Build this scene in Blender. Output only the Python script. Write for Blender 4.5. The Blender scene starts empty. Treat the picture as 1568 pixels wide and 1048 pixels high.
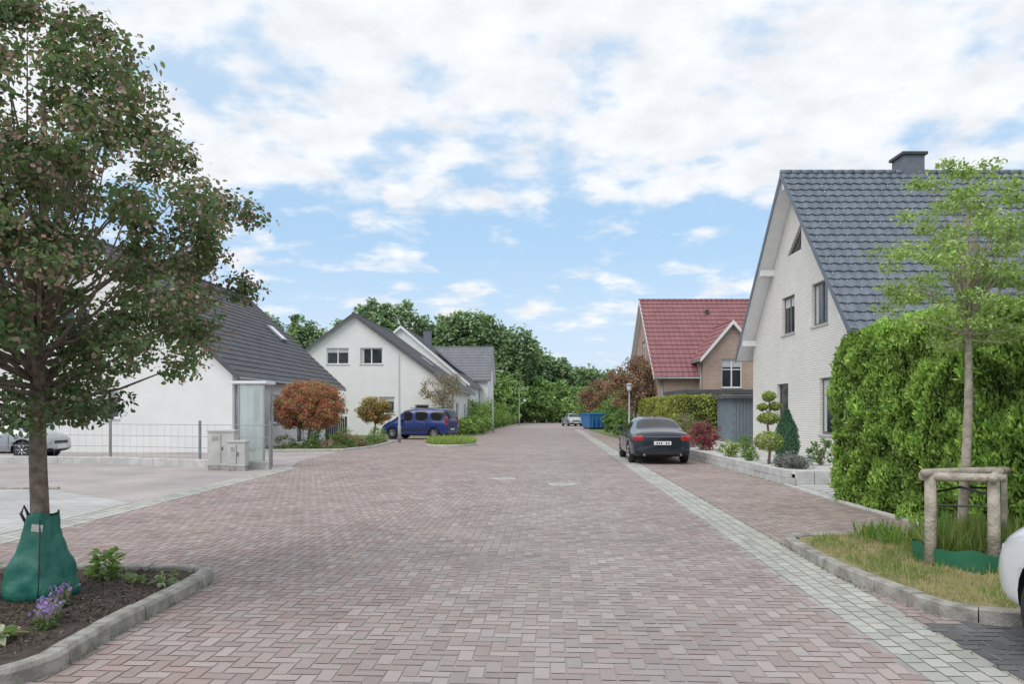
import bpy, bmesh, math, random
import numpy as np
from mathutils import Vector, Matrix, noise
random.seed(7)
R = np.random.default_rng(7)
scene = bpy.context.scene
rad = math.radians

# ------------------------------------------------------------------ materials
def nodes_of(m):
    m.use_nodes = True
    return m.node_tree.nodes, m.node_tree.links

def M(name, c1, c2=None, scale=3.0, rough=.8, bump=0.0, bscale=40.0, metal=0.0, spec=.5, coat=0.0, detail=6.0):
    m = bpy.data.materials.new(name); n, l = nodes_of(m)
    b = n["Principled BSDF"]
    b.inputs["Roughness"].default_value = rough
    b.inputs["Metallic"].default_value = metal
    b.inputs["Specular IOR Level"].default_value = spec
    b.inputs["Coat Weight"].default_value = coat
    b.inputs["Coat Roughness"].default_value = 0.04
    tc = n.new("ShaderNodeTexCoord")
    if c2 is None:
        c2 = tuple(v*.85 for v in c1)
    nz = n.new("ShaderNodeTexNoise"); nz.inputs["Scale"].default_value = scale; nz.inputs["Detail"].default_value = detail
    l.new(tc.outputs["Object"], nz.inputs["Vector"])
    cr = n.new("ShaderNodeValToRGB")
    cr.color_ramp.elements[0].position = .35; cr.color_ramp.elements[1].position = .65
    cr.color_ramp.elements[0].color = (*c2, 1); cr.color_ramp.elements[1].color = (*c1, 1)
    l.new(nz.outputs["Fac"], cr.inputs["Fac"]); l.new(cr.outputs["Color"], b.inputs["Base Color"])
    if bump > 0:
        n2 = n.new("ShaderNodeTexNoise"); n2.inputs["Scale"].default_value = bscale; n2.inputs["Detail"].default_value = 5
        l.new(tc.outputs["Object"], n2.inputs["Vector"])
        bp = n.new("ShaderNodeBump"); bp.inputs["Strength"].default_value = bump; bp.inputs["Distance"].default_value = .02
        l.new(n2.outputs["Fac"], bp.inputs["Height"]); l.new(bp.outputs["Normal"], b.inputs["Normal"])
    return m

def M_attr(name, rough=.8, nscale=1.5, lo=.75, hi=1.15, bump=0.0, bscale=150):
    m = bpy.data.materials.new(name); n, l = nodes_of(m)
    b = n["Principled BSDF"]; b.inputs["Roughness"].default_value = rough
    b.inputs["Specular IOR Level"].default_value = .3
    a = n.new("ShaderNodeAttribute"); a.attribute_name = "Col"
    tc = n.new("ShaderNodeTexCoord")
    def nz_(sc, det, ro):
        nz = n.new("ShaderNodeTexNoise"); nz.inputs["Scale"].default_value = sc; nz.inputs["Detail"].default_value = det
        nz.inputs["Roughness"].default_value = ro
        l.new(tc.outputs["Object"], nz.inputs["Vector"]); return nz.outputs["Fac"]
    mr = n.new("ShaderNodeMapRange"); mr.inputs[1].default_value = .3; mr.inputs[2].default_value = .7
    mr.inputs[3].default_value = lo; mr.inputs[4].default_value = hi
    l.new(nz_(nscale, 10, .62), mr.inputs[0])
    m2 = n.new("ShaderNodeMapRange"); m2.inputs[1].default_value = .60; m2.inputs[2].default_value = .74
    m2.inputs[3].default_value = 1.0; m2.inputs[4].default_value = .80
    l.new(nz_(4.5, 6, .7), m2.inputs[0])
    mm = n.new("ShaderNodeMath"); mm.operation = 'MULTIPLY'; l.new(mr.outputs[0], mm.inputs[0]); l.new(m2.outputs[0], mm.inputs[1])
    vm = n.new("ShaderNodeVectorMath"); vm.operation = 'SCALE'
    l.new(a.outputs["Color"], vm.inputs[0]); l.new(mm.outputs[0], vm.inputs["Scale"])
    l.new(vm.outputs[0], b.inputs["Base Color"])
    if bump > 0:
        n2 = n.new("ShaderNodeTexNoise"); n2.inputs["Scale"].default_value = bscale
        l.new(tc.outputs["Object"], n2.inputs["Vector"])
        bp = n.new("ShaderNodeBump"); bp.inputs["Strength"].default_value = bump; bp.inputs["Distance"].default_value = .004
        l.new(n2.outputs["Fac"], bp.inputs["Height"]); l.new(bp.outputs["Normal"], b.inputs["Normal"])
    return m

def M_leaf(name, transl=.35, rough=.55):
    m = bpy.data.materials.new(name); n, l = nodes_of(m)
    b = n["Principled BSDF"]; b.inputs["Roughness"].default_value = rough
    b.inputs["Specular IOR Level"].default_value = .35
    a = n.new("ShaderNodeAttribute"); a.attribute_name = "Col"
    l.new(a.outputs["Color"], b.inputs["Base Color"])
    if transl > 0:
        t = n.new("ShaderNodeBsdfTranslucent")
        g = n.new("ShaderNodeVectorMath"); g.operation = 'MULTIPLY'; g.inputs[1].default_value = (1.3, 1.45, .8)
        l.new(a.outputs["Color"], g.inputs[0]); l.new(g.outputs[0], t.inputs["Color"])
        mx = n.new("ShaderNodeMixShader"); mx.inputs[0].default_value = transl
        l.new(b.outputs[0], mx.inputs[1]); l.new(t.outputs[0], mx.inputs[2])
        l.new(mx.outputs[0], n["Material Output"].inputs["Surface"])
    return m

def M_brick(name, c1, c2, mortar, bw=.24, bh=.075, ms=.01, bump=.5, rough=.85, horizontal=False, big=.25):
    m = bpy.data.materials.new(name); n, l = nodes_of(m)
    b = n["Principled BSDF"]; b.inputs["Roughness"].default_value = rough
    tc = n.new("ShaderNodeTexCoord"); sp = n.new("ShaderNodeSeparateXYZ"); cb = n.new("ShaderNodeCombineXYZ")
    l.new(tc.outputs["Object"], sp.inputs[0])
    if horizontal:
        l.new(sp.outputs[0], cb.inputs[0]); l.new(sp.outputs[1], cb.inputs[1])
    else:
        ad = n.new("ShaderNodeMath"); ad.operation = 'ADD'
        l.new(sp.outputs[0], ad.inputs[0]); l.new(sp.outputs[1], ad.inputs[1])
        l.new(ad.outputs[0], cb.inputs[0]); l.new(sp.outputs[2], cb.inputs[1])
    br = n.new("ShaderNodeTexBrick")
    br.inputs["Color1"].default_value = (*c1, 1); br.inputs["Color2"].default_value = (*c2, 1)
    br.inputs["Mortar"].default_value = (*mortar, 1); br.inputs["Scale"].default_value = 1
    br.inputs["Mortar Size"].default_value = ms; br.inputs["Brick Width"].default_value = bw
    br.inputs["Row Height"].default_value = bh; br.inputs["Mortar Smooth"].default_value = .2
    l.new(cb.outputs[0], br.inputs["Vector"])
    nz = n.new("ShaderNodeTexNoise"); nz.inputs["Scale"].default_value = .6; nz.inputs["Detail"].default_value = 9
    l.new(tc.outputs["Object"], nz.inputs["Vector"])
    mr = n.new("ShaderNodeMapRange"); mr.inputs[1].default_value = .3; mr.inputs[2].default_value = .7
    mr.inputs[3].default_value = 1-big; mr.inputs[4].default_value = 1+big*.3
    l.new(nz.outputs["Fac"], mr.inputs[0])
    vm = n.new("ShaderNodeVectorMath"); vm.operation = 'SCALE'
    l.new(br.outputs["Color"], vm.inputs[0]); l.new(mr.outputs[0], vm.inputs["Scale"])
    l.new(vm.outputs[0], b.inputs["Base Color"])
    bp = n.new("ShaderNodeBump"); bp.inputs["Strength"].default_value = bump; bp.inputs["Distance"].default_value = .01
    bp.invert = True
    l.new(br.outputs["Fac"], bp.inputs["Height"]); l.new(bp.outputs["Normal"], b.inputs["Normal"])
    return m

m_plaster = M("plaster_white", (.83, .82, .80), (.78, .77, .75), 1.2, .9, .15, 60)
m_plaster2 = M("plaster_cool", (.80, .80, .79), (.72, .72, .72), .8, .9, .1, 60)
m_whitebrick = M_brick("white_brick", (.83, .80, .75), (.76, .73, .68), (.58, .56, .52), .24, .08, .012, .6, big=.07)
m_redbrick = M_brick("red_brick", (.42, .24, .18), (.48, .33, .26), (.50, .45, .40), .24, .08, .012, .4)
m_roof_slate = M("roof_tile_slate", (.16, .185, .22), (.12, .14, .17), 2.5, .5, .1, 30, spec=.5)
m_roof_dark = M("roof_tile_dark", (.11, .11, .118), (.08, .08, .087), 1.5, .65, .1, 30)
m_roof_grey = M("roof_tile_grey", (.20, .205, .22), (.16, .165, .18), 1.5, .6, .1, 30)
m_roof_red = M("roof_tile_red", (.30, .13, .135), (.25, .105, .11), 1.5, .65, .1, 30)
m_white = M("painted_white", (.80, .80, .80), (.74, .74, .74), 4, .5)
m_frame_dark = M("frame_brown_grey", (.19, .165, .15), (.15, .13, .115), 4, .5)
m_glass = M("window_glass", (.035, .045, .055), (.02, .025, .03), 1.2, .06, spec=.9)
m_carglass = M("car_glass", (.012, .014, .016), None, 1.2, .05, spec=.6)
m_zinc = M("zinc", (.34, .36, .38), (.26, .28, .3), 6, .4, metal=.6)
m_post = M("post_grey", (.26, .27, .27), (.20, .21, .21), 6, .6)
m_darkmetal = M("dark_metal", (.075, .08, .085), (.06, .065, .07), 6, .45, metal=.3)
m_galv = M("galvanised_steel", (.38, .40, .41), (.30, .32, .33), 20, .5, metal=.2)
m_conc = M("concrete_kerb", (.43, .41, .37), (.23, .215, .19), 7, .9, .6, 60)
m_conc_light = M("concrete_light", (.58, .57, .54), (.45, .44, .42), 3, .9, .3, 50)
m_bark = M("bark", (.28, .22, .175), (.15, .115, .09), 14, .95, 1.0, 45)
m_bark_young = M("bark_young", (.46, .40, .33), (.30, .25, .20), 14, .95, .7, 45)
m_wood = M("stake_wood", (.52, .46, .38), (.30, .26, .21), 9, .9, .9, 40)
m_soil = M("soil", (.105, .080, .064), (.05, .038, .030), 14, 1, 1.0, 60)
m_grass_g = M("ground_grass", (.12, .17, .055), (.16, .17, .08), .6, 1, .6, 30)
m_drygrass = M("dry_grass_ground", (.34, .29, .15), (.20, .20, .09), 5, 1, .8, 60)
m_joint = M("paving_joint", (.42, .40, .37), (.31, .29, .265), 2, 1, .2, 60)
m_paver = M_attr("paving_brick", .9, .7, .83, 1.10, .5, 160)
m_gravel = M("light_gravel", (.68, .66, .63), (.42, .41, .39), 28, .95, 1.0, 60)
m_drive = M_brick("driveway_paving", (.46, .405, .385), (.41, .36, .345), (.33, .30, .28), .2, .1, .006, .2, horizontal=True)
m_slab = M_brick("concrete_slab_paving", (.54, .53, .51), (.47, .46, .445), (.33, .32, .30), .4, .2, .012, .2, horizontal=True)
m_leaf = M_leaf("leaves")
m_leaf_hedge = M_leaf("hedge_leaves", .28, .65)
m_leaf_far = M_leaf("far_leaves", .3, .9)
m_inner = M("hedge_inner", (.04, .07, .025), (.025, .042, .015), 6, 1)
m_rubber = M("rubber", (.025, .025, .026), None, 5, .8)
m_black = M("black_plastic", (.02, .02, .021), None, 5, .5)
m_bag = M("green_bag", (.018, .16, .115), (.012, .12, .088), 5, .5, .5, 14)
m_greenplastic = M("green_plastic", (.025, .17, .09), (.018, .13, .065), 4, .6)
m_rim = M("wheel_rim", (.45, .46, .47), (.38, .39, .4), 8, .3, metal=.9)
m_redlight = M("tail_light", (.42, .012, .015), (.3, .008, .01), 8, .15, coat=.8)
m_headlight = M("head_light", (.7, .72, .75), (.5, .52, .55), 18, .1, coat=.8)
m_plate = M("number_plate", (.78, .78, .74), (.74, .74, .70), 8, .4)
m_paint_black = M("paint_midnight", (.012, .015, .028), (.010, .013, .024), 2, .25, coat=.7)
m_paint_blue = M("paint_blue", (.012, .032, .17), (.010, .028, .15), 2, .3, coat=.7)
m_paint_white = M("paint_white", (.74, .76, .78), (.72, .74, .76), 2, .3, coat=1)
m_paint_silver = M("paint_silver", (.42, .44, .46), (.40, .42, .44), 2, .3, metal=.4, coat=1)
m_board = M("board_bluegrey", (.21, .25, .28), (.17, .20, .23), 5, .7)
m_skip = M("skip_blue", (.04, .20, .46), (.03, .16, .38), 5, .5)
m_solar = M("solar_panel", (.02, .03, .06), None, 3, .12, spec=.9)
m_iron = M("cast_iron_cover", (.50, .49, .47), (.36, .35, .34), 30, .7)
m_brickface = M("chimney_slate", (.18, .20, .23), (.13, .145, .17), 12, .7, .5, 20)
m_zincblind = M("window_blind", (.55, .56, .57), (.5, .51, .52), 4, .7)

def frosted():
    m = bpy.data.materials.new("shelter_glass"); n, l = nodes_of(m)
    b = n["Principled BSDF"]; b.inputs["Base Color"].default_value = (.75, .80, .79, 1); b.inputs["Roughness"].default_value = .15
    t = n.new("ShaderNodeBsdfTransparent"); t.inputs[0].default_value = (.92, .96, .95, 1)
    nz = n.new("ShaderNodeTexNoise"); nz.inputs["Scale"].default_value = 2
    mr = n.new("ShaderNodeMapRange"); mr.inputs[3].default_value = .3; mr.inputs[4].default_value = .55
    mx = n.new("ShaderNodeMixShader")
    l.new(nz.outputs["Fac"], mr.inputs[0]); l.new(mr.outputs[0], mx.inputs[0])
    l.new(b.outputs[0], mx.inputs[2]); l.new(t.outputs[0], mx.inputs[1])
    l.new(mx.outputs[0], n["Material Output"].inputs["Surface"])
    return m
m_frost = frosted()

# ------------------------------------------------------------------ helpers
def empty(name, loc=(0, 0, 0), rz=0.0, parent=None):
    e = bpy.data.objects.new(name, None); scene.collection.objects.link(e)
    e.location = loc; e.rotation_euler = (0, 0, rz); e.empty_display_size = .3
    if parent: e.parent = parent
    return e

def mobj(name, V, F, mat, parent=None, smooth=False, cols=None, midx=None):
    me = bpy.data.meshes.new(name)
    V = V.tolist() if isinstance(V, np.ndarray) else V
    F = F.tolist() if isinstance(F, np.ndarray) else F
    me.from_pydata(V, [], F); me.update()
    for mm in (mat if isinstance(mat, (list, tuple)) else [mat]): me.materials.append(mm)
    if midx is not None: me.polygons.foreach_set("material_index", midx)
    if smooth: me.polygons.foreach_set("use_smooth", [True]*len(me.polygons))
    if cols is not None:
        a = me.attributes.new("Col", 'FLOAT_COLOR', 'POINT')
        c = np.ones((len(V), 4), dtype=np.float32); c[:, :3] = cols
        a.data.foreach_set("color", c.ravel())
    o = bpy.data.objects.new(name, me); scene.collection.objects.link(o)
    if parent: o.parent = parent
    return o

def box_vf(x0, x1, y0, y1, z0, z1):
    V = [(x0,y0,z0),(x1,y0,z0),(x1,y1,z0),(x0,y1,z0),(x0,y0,z1),(x1,y0,z1),(x1,y1,z1),(x0,y1,z1)]
    F = [(0,3,2,1),(4,5,6,7),(0,1,5,4),(1,2,6,5),(2,3,7,6),(3,0,4,7)]
    return V, F

def box(name, x0, x1, y0, y1, z0, z1, mat, parent=None, bevel=0.0, rot=None, seg=2):
    V, F = box_vf(x0, x1, y0, y1, z0, z1)
    if rot is not None:
        c = Vector(((x0+x1)/2, (y0+y1)/2, (z0+z1)/2))
        V = [tuple(c + rot @ (Vector(v)-c)) for v in V]
    o = mobj(name, V, F, mat, parent)
    if bevel > 0:
        bm = bmesh.new(); bm.from_mesh(o.data)
        bmesh.ops.bevel(bm, geom=bm.edges[:], offset=bevel, segments=seg, affect='EDGES', profile=.6)
        bm.to_mesh(o.data); bm.free()
        o.data.polygons.foreach_set("use_smooth", [True]*len(o.data.polygons)) if seg > 2 else None
    return o

class Acc:
    def __init__(s): s.V = []; s.F = []
    def add(s, V, F):
        k = len(s.V); s.V += [tuple(v) for v in V]; s.F += [tuple(i+k for i in f) for f in F]
    def box(s, *a): s.add(*box_vf(*a))
    def tube(s, pts, rr, n=8, cap=True):
        pts = [Vector(p) for p in pts]; V = []; F = []
        for i, p in enumerate(pts):
            d = (pts[min(i+1, len(pts)-1)] - pts[max(i-1, 0)])
            if d.length < 1e-9: d = Vector((0,0,1))
            d.normalize()
            a = d.cross(Vector((0, 0, 1)) if abs(d.z) < .95 else Vector((1, 0, 0))).normalized(); b = d.cross(a)
            r = rr[i] if isinstance(rr, (list, tuple)) else rr
            for k in range(n):
                t = 2*math.pi*k/n
                V.append(p + a*math.cos(t)*r + b*math.sin(t)*r)
        for i in range(len(pts)-1):
            for k in range(n):
                F.append((i*n+k, i*n+(k+1) % n, (i+1)*n+(k+1) % n, (i+1)*n+k))
        if cap:
            F.append(tuple(range(n))[::-1]); F.append(tuple((len(pts)-1)*n+k for k in range(n)))
        s.add(V, F)
    def obj(s, name, mat, parent=None, smooth=False): return mobj(name, s.V, s.F, mat, parent, smooth)

def sheet(name, poly, z, mat, parent=None):
    bm = bmesh.new()
    vs = [bm.verts.new((x, y, z)) for x, y in poly]; f = bm.faces.new(vs)
    if f.normal.z < 0: f.normal_flip()
    bmesh.ops.triangulate(bm, faces=[f])
    me = bpy.data.meshes.new(name); bm.to_mesh(me); bm.free(); me.materials.append(mat)
    for p in me.polygons:
        if p.normal.z < 0: p.flip()
    o = bpy.data.objects.new(name, me); scene.collection.objects.link(o)
    if parent: o.parent = parent
    return o

def inpoly(x, y, poly):
    inside = np.zeros(len(x), bool); n = len(poly)
    for i in range(n):
        x1, y1 = poly[i]; x2, y2 = poly[(i+1) % n]
        c = ((y1 > y) != (y2 > y))
        with np.errstate(divide='ignore', invalid='ignore'):
            xi = (x2-x1)*(y-y1)/((y2-y1) if y2 != y1 else 1e-9)+x1
        inside ^= c & (x < xi)
    return inside

def bake_boolean(o, cut, op='DIFFERENCE'):
    md = o.modifiers.new("b", 'BOOLEAN'); md.operation = op; md.object = cut; md.solver = 'EXACT'
    dg = bpy.context.evaluated_depsgraph_get(); dg.update()
    me = bpy.data.meshes.new_from_object(o.evaluated_get(dg))
    o.modifiers.clear(); o.data = me
    bpy.data.objects.remove(cut, do_unlink=True)

QUAD = np.array([(0, 0, 0), (.5, .5, .06), (1, 0, 0), (.5, -.5, .06)])
HEX = np.array([(0, 0, 0), (.28, .42, .05), (.68, .38, .05), (1, 0, -.06), (.68, -.38, .05), (.28, -.42, .05)])
def unit(a): return a/(np.linalg.norm(a, axis=1, keepdims=True)+1e-9)
def leaf_mesh(name, P, N, D, L, W, C, mat, parent=None, shape=QUAD):
    N = unit(N); B = unit(np.cross(N, D)); T = np.cross(B, N)
    K = len(shape); n = len(P)
    L = np.broadcast_to(L, (n,)); W = np.broadcast_to(W, (n,))
    V = (P[:, None, :] + T[:, None, :]*(shape[None, :, 0:1]*L[:, None, None]) + B[:, None, :]*(shape[None, :, 1:2]*W[:, None, None])
         + N[:, None, :]*(shape[None, :, 2:3]*L[:, None, None]))
    F = np.arange(n*K).reshape(n, K)
    return mobj(name, V.reshape(-1, 3), F, mat, parent, False, np.repeat(C, K, axis=0))

def palette(n, pal, w=None, var=.25, clump=None):
    pal = np.array(pal); idx = R.choice(len(pal), n, p=w)
    c = pal[idx]*(1+R.uniform(-var, var, (n, 1)))
    if clump is not None: c = c*clump[:, None]
    return c

def foliage(name, centers, crad, nper, size, pal, w=None, parent=None, mat=None, shape=QUAD, up=.5, flat=.75, cvar=.3, aspect=.7):
    centers = np.array(centers); nc = len(centers); n = nc*nper
    ci = np.repeat(np.arange(nc), nper)
    d = unit(R.normal(size=(n, 3))); r = R.uniform(0, 1, (n, 1))**.45
    cr = np.broadcast_to(crad, (nc,))[ci][:, None]
    off = d*r*cr; off[:, 2] *= flat
    P = centers[ci]+off
    N = d*.6+R.normal(size=(n, 3))*.5; N[:, 2] += up
    D = R.normal(size=(n, 3)); D[:, 2] -= .35
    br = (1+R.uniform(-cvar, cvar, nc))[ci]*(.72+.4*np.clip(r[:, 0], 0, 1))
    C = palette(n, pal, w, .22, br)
    L = size*R.uniform(.65, 1.3, n)
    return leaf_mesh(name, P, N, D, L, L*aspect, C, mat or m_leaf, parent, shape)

def profile_centers(n, cx, cy, prof, bias=.45, jit=.0):
    zs = [p[0] for p in prof]; rs = [p[1] for p in prof]
    out = []
    while len(out) < n:
        z = R.uniform(zs[0], zs[-1]); r = np.interp(z, zs, rs)
        if R.uniform() > (r/max(rs))**1.3: continue
        a = R.uniform(0, 2*math.pi); q = r*R.uniform()**bias*(1+R.uniform(-jit, jit))
        out.append((cx+math.cos(a)*q, cy+math.sin(a)*q, z))
    return np.array(out)

def make_tree(name, base, prof, ncl, crad, nper, size, pal, w=None, tr=.07, trunk_top=.8, nb=30, bark=None, mat=None, shape=QUAD, bias=.45, jit=.1, crown_off=(0, 0), up=.5, cvar=.3, aspect=.7, flat=.75, wig=.04, extra=None):
    e = empty(name, base)
    C = profile_centers(ncl, crown_off[0], crown_off[1], prof, bias, jit)
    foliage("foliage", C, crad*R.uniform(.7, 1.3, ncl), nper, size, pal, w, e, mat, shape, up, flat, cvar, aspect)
    if extra:
        rr_ = np.linalg.norm(C[:, :2]-np.array(crown_off), axis=1)
        outer = C[np.argsort(-(rr_+.25*(C[:, 2]-C[:, 2].min())))[:int(ncl*.65)]]
        foliage("young_shoots", outer, crad*1.3, extra[0], size*.8, extra[1], None, e, mat, shape, up, flat, .2, aspect)
    zt = prof[-1][0]*trunk_top; a = Acc()
    nseg = 12; path = []
    for i in range(nseg+1):
        t = i/nseg; path.append(Vector((crown_off[0]*t**2+wig*math.sin(t*7+base[0])-wig*math.sin(base[0]), crown_off[1]*t**2+wig*math.cos(t*5+1)-wig*math.cos(1), t*zt)))
    path[0] = Vector((0, 0, -.02))
    rr = [tr*(1.25 if i == 0 else 1)*(1-.8*(i/nseg)**1.2)+.004 for i in range(nseg+1)]
    a.tube(path, rr, 12)
    z0 = prof[0][0]
    for c in C[R.choice(ncl, min(nb, ncl), replace=False)]:
        c = Vector(c); zs = z0+(c.z-z0)*R.uniform(.25, .6); zs = max(min(zs, zt*.97), z0*.75 if z0 > 0 else .1)
        t = zs/zt; i = min(int(t*nseg), nseg-1); s = path[i].lerp(path[i+1], t*nseg-i)
        mid = s.lerp(c, .5)+Vector((0, 0, -.06*(c-s).length)) + Vector(R.normal(size=3)*.05*(c-s).length)
        r0 = tr*.38*(1-t*.5)
        pts = [s, s.lerp(mid, .5), mid, mid.lerp(c, .5), c]
        a.tube(pts, [r0, r0*.75, r0*.5, r0*.32, r0*.15], 5, False)
    a.obj("trunk_and_branches", bark or m_bark, e, True)
    return e

def shrub(name, loc, r, h, pal, n=600, size=.06, w=None, flat=.8, mat=None):
    e = empty(name, loc)
    prof = [(h*.08, r*.65), (h*.4, r), (h*.75, r*.8), (h*.97, r*.3)]
    C = profile_centers(max(8, n//40), 0, 0, prof, .5, .1)
    foliage("foliage", C, max(r*.28, .05), 40, size, pal, w, e, mat or m_leaf, QUAD, .5, flat)
    a = Acc()
    for c in C[:14]:
        a.tube([(0, 0, -.02), (c[0]*.4, c[1]*.4, c[2]*.5), tuple(c)], [.02, .012, .005], 5, False)
    a.obj("stems", m_bark, e)
    return e

def hedge(name, x0, x1, y0, y1, h, n, L, W, pal, w=None, amp=.1, nsc=1.2, inset=.18, rnd=.25, vert=.8, faces="LFTRB", z0=0.0):
    e = empty(name, ((x0+x1)/2, (y0+y1)/2, z0))
    hx, hy = (x1-x0)/2, (y1-y0)/2
    areas = {'L': 2*hy*h, 'R': .4*hy*h, 'F': 2*hx*h, 'B': 2*hx*h, 'T': 4*hx*hy}
    tot = sum(areas[f] for f in faces); Ps = []; Ns = []
    for f in faces:
        k = int(n*areas[f]/tot); u = R.uniform(-1, 1, k); v = R.uniform(0, 1, k)
        if f in 'LR':
            s = -1 if f == 'L' else 1
            P = np.stack([np.full(k, s*hx), u*hy, v*h], 1); N = np.tile((s, 0, 0), (k, 1))
        elif f in 'FB':
            s = -1 if f == 'F' else 1
            P = np.stack([u*hx, np.full(k, s*hy), v*h], 1); N = np.tile((0, s, 0), (k, 1))
        else:
            P = np.stack([u*hx, (v*2-1)*hy, np.full(k, h)], 1); N = np.tile((0, 0, 1), (k, 1))
        Ps.append(P); Ns.append(N.astype(float))
    P = np.concatenate(Ps); N = np.concatenate(Ns)
    q = np.abs(P[:, 0])/hx; q2 = np.abs(P[:, 1])/hy
    ex = np.clip((P[:, 2]-(h-rnd))/rnd, 0, 1)**2*rnd*.6
    P[:, 0] -= np.sign(P[:, 0])*ex*(q > .9); P[:, 1] -= np.sign(P[:, 1])*ex*(q2 > .9)
    eg = np.maximum(np.clip((np.abs(P[:, 0])-(hx-rnd))/rnd, 0, 1), np.clip((np.abs(P[:, 1])-(hy-rnd))/rnd, 0, 1))**2
    P[:, 2] -= np.where(N[:, 2] > .5, eg*rnd*.5, 0)
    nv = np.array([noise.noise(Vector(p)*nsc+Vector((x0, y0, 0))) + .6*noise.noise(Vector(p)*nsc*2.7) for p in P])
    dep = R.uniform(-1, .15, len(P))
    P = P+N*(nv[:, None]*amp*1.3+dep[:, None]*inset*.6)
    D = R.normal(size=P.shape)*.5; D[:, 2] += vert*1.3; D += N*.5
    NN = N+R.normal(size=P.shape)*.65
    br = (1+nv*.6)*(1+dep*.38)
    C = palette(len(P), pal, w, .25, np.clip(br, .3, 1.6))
    s = R.uniform(.6, 1.3, len(P))
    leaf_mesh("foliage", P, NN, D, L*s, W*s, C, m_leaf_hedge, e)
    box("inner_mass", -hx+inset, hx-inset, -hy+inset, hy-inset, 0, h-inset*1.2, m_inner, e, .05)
    return e

def kerb(name, pts, w=.12, h=.12, seg=.6, mat=None, z0=0.0):
    pts = [Vector((p[0], p[1], 0)) for p in pts]
    d = [0]
    for i in range(1, len(pts)): d.append(d[-1]+(pts[i]-pts[i-1]).length)
    def at(s):
        s = min(max(s, 0), d[-1])
        for i in range(1, len(pts)):
            if s <= d[i]+1e-9: return pts[i-1].lerp(pts[i], (s-d[i-1])/(d[i]-d[i-1]))
        return pts[-1]
    a = Acc(); s = 0
    while s < d[-1]-.05:
        e2 = min(s+seg-.008, d[-1]); k = 4; V = []; F = []; jx = random.uniform(-.005, .005); jz = random.uniform(-.006, .006)
        for j in range(k+1):
            t = s+(e2-s)*j/k; p = at(t); tg = (at(t+.12)-at(t-.12)).normalized(); nn = Vector((-tg.y, tg.x, 0))
            for (q, z) in [(-w/2, -.02), (-w/2, h-.025), (-w/2+.025, h), (w/2-.012, h), (w/2, h-.012), (w/2, -.02)]:
                V.append(p+nn*(q+jx)+Vector((0, 0, z+z0+(jz if z > 0 else 0))))
        for j in range(k):
            for m in range(6): F.append((j*6+m, j*6+(m+1) % 6, (j+1)*6+(m+1) % 6, (j+1)*6+m))
        F.append(tuple(range(6))[::-1]); F.append(tuple(k*6+m for m in range(6)))
        a.add(V, F); s += seg
    o = a.obj(name, mat or m_conc)
    bm = bmesh.new(); bm.from_mesh(o.data); bmesh.ops.recalc_face_normals(bm, faces=bm.faces[:]); bm.to_mesh(o.data); bm.free()
    return o

# ------------------------------------------------------------------ camera, light, world
cam_d = bpy.data.cameras.new("camera"); cam = bpy.data.objects.new("camera", cam_d); scene.collection.objects.link(cam)
cam.location = (0, 0, 1.6); cam.rotation_euler = (rad(90), 0, 0)
cam_d.sensor_width = 36; cam_d.lens = 36*1130/1568; cam_d.shift_y = 108/1568; cam_d.clip_end = 2000; cam_d.clip_start = .05
scene.camera = cam
scene.view_settings.view_transform = 'Standard'; scene.view_settings.look = 'None'; scene.view_settings.exposure = 0

SUN_EL, SUN_AZ = 50, 222
sd = bpy.data.lights.new("sun", 'SUN'); sd.energy = 1.8; sd.angle = rad(45); sd.color = (1, .965, .92)
so = bpy.data.objects.new("sun", sd); scene.collection.objects.link(so)
dirv = Vector((math.sin(rad(SUN_AZ))*math.cos(rad(SUN_EL)), math.cos(rad(SUN_AZ))*math.cos(rad(SUN_EL)), math.sin(rad(SUN_EL))))
so.rotation_euler = dirv.to_track_quat('Z', 'Y').to_euler(); so.location = (0, 0, 30)

wd = bpy.data.worlds.new("World"); scene.world = wd; wd.use_nodes = True
n = wd.node_tree.nodes; l = wd.node_tree.links
bg = n["Background"]; bg.inputs["Strength"].default_value = .14
sky = n.new("ShaderNodeTexSky"); sky.sky_type = 'NISHITA'; sky.sun_disc = False
sky.sun_elevation = rad(SUN_EL); sky.sun_rotation = rad(SUN_AZ); sky.air_density = 1.0; sky.dust_density = .6; sky.ozone_density = 1.6
def mth(op, a, b=None, c=None, clamp=False):
    q = n.new("ShaderNodeMath"); q.operation = op; q.use_clamp = clamp
    for i, v in enumerate((a, b, c)):
        if v is None: continue
        if isinstance(v, (int, float)): q.inputs[i].default_value = v
        else: l.new(v, q.inputs[i])
    return q.outputs[0]
def mrange(v, a, b, c, d, smooth=False):
    q = n.new("ShaderNodeMapRange"); l.new(v, q.inputs[0])
    if smooth: q.interpolation_type = 'SMOOTHSTEP'
    for i, x in enumerate((a, b, c, d)): q.inputs[i+1].default_value = x
    return q.outputs[0]
tc = n.new("ShaderNodeTexCoord"); sp = n.new("ShaderNodeSeparateXYZ"); l.new(tc.outputs["Generated"], sp.inputs[0])
zc = mth('MAXIMUM', sp.outputs[2], .01); zd = mth('ADD', zc, .20)
cb = n.new("ShaderNodeCombineXYZ")
l.new(mth('DIVIDE', sp.outputs[0], zd), cb.inputs[0]); l.new(mth('DIVIDE', sp.outputs[1], zd), cb.inputs[1]); cb.inputs[2].default_value = 3.7
def wn(scale, det, rough, dist=0, off=(0,0,0)):
    mp = n.new("ShaderNodeMapping"); mp.inputs["Location"].default_value = off; l.new(cb.outputs[0], mp.inputs[0])
    q = n.new("ShaderNodeTexNoise"); q.inputs["Scale"].default_value = scale; q.inputs["Detail"].default_value = det
    q.inputs["Roughness"].default_value = rough; q.inputs["Distortion"].default_value = dist
    l.new(mp.outputs[0], q.inputs["Vector"]); return q.outputs["Fac"]
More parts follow.
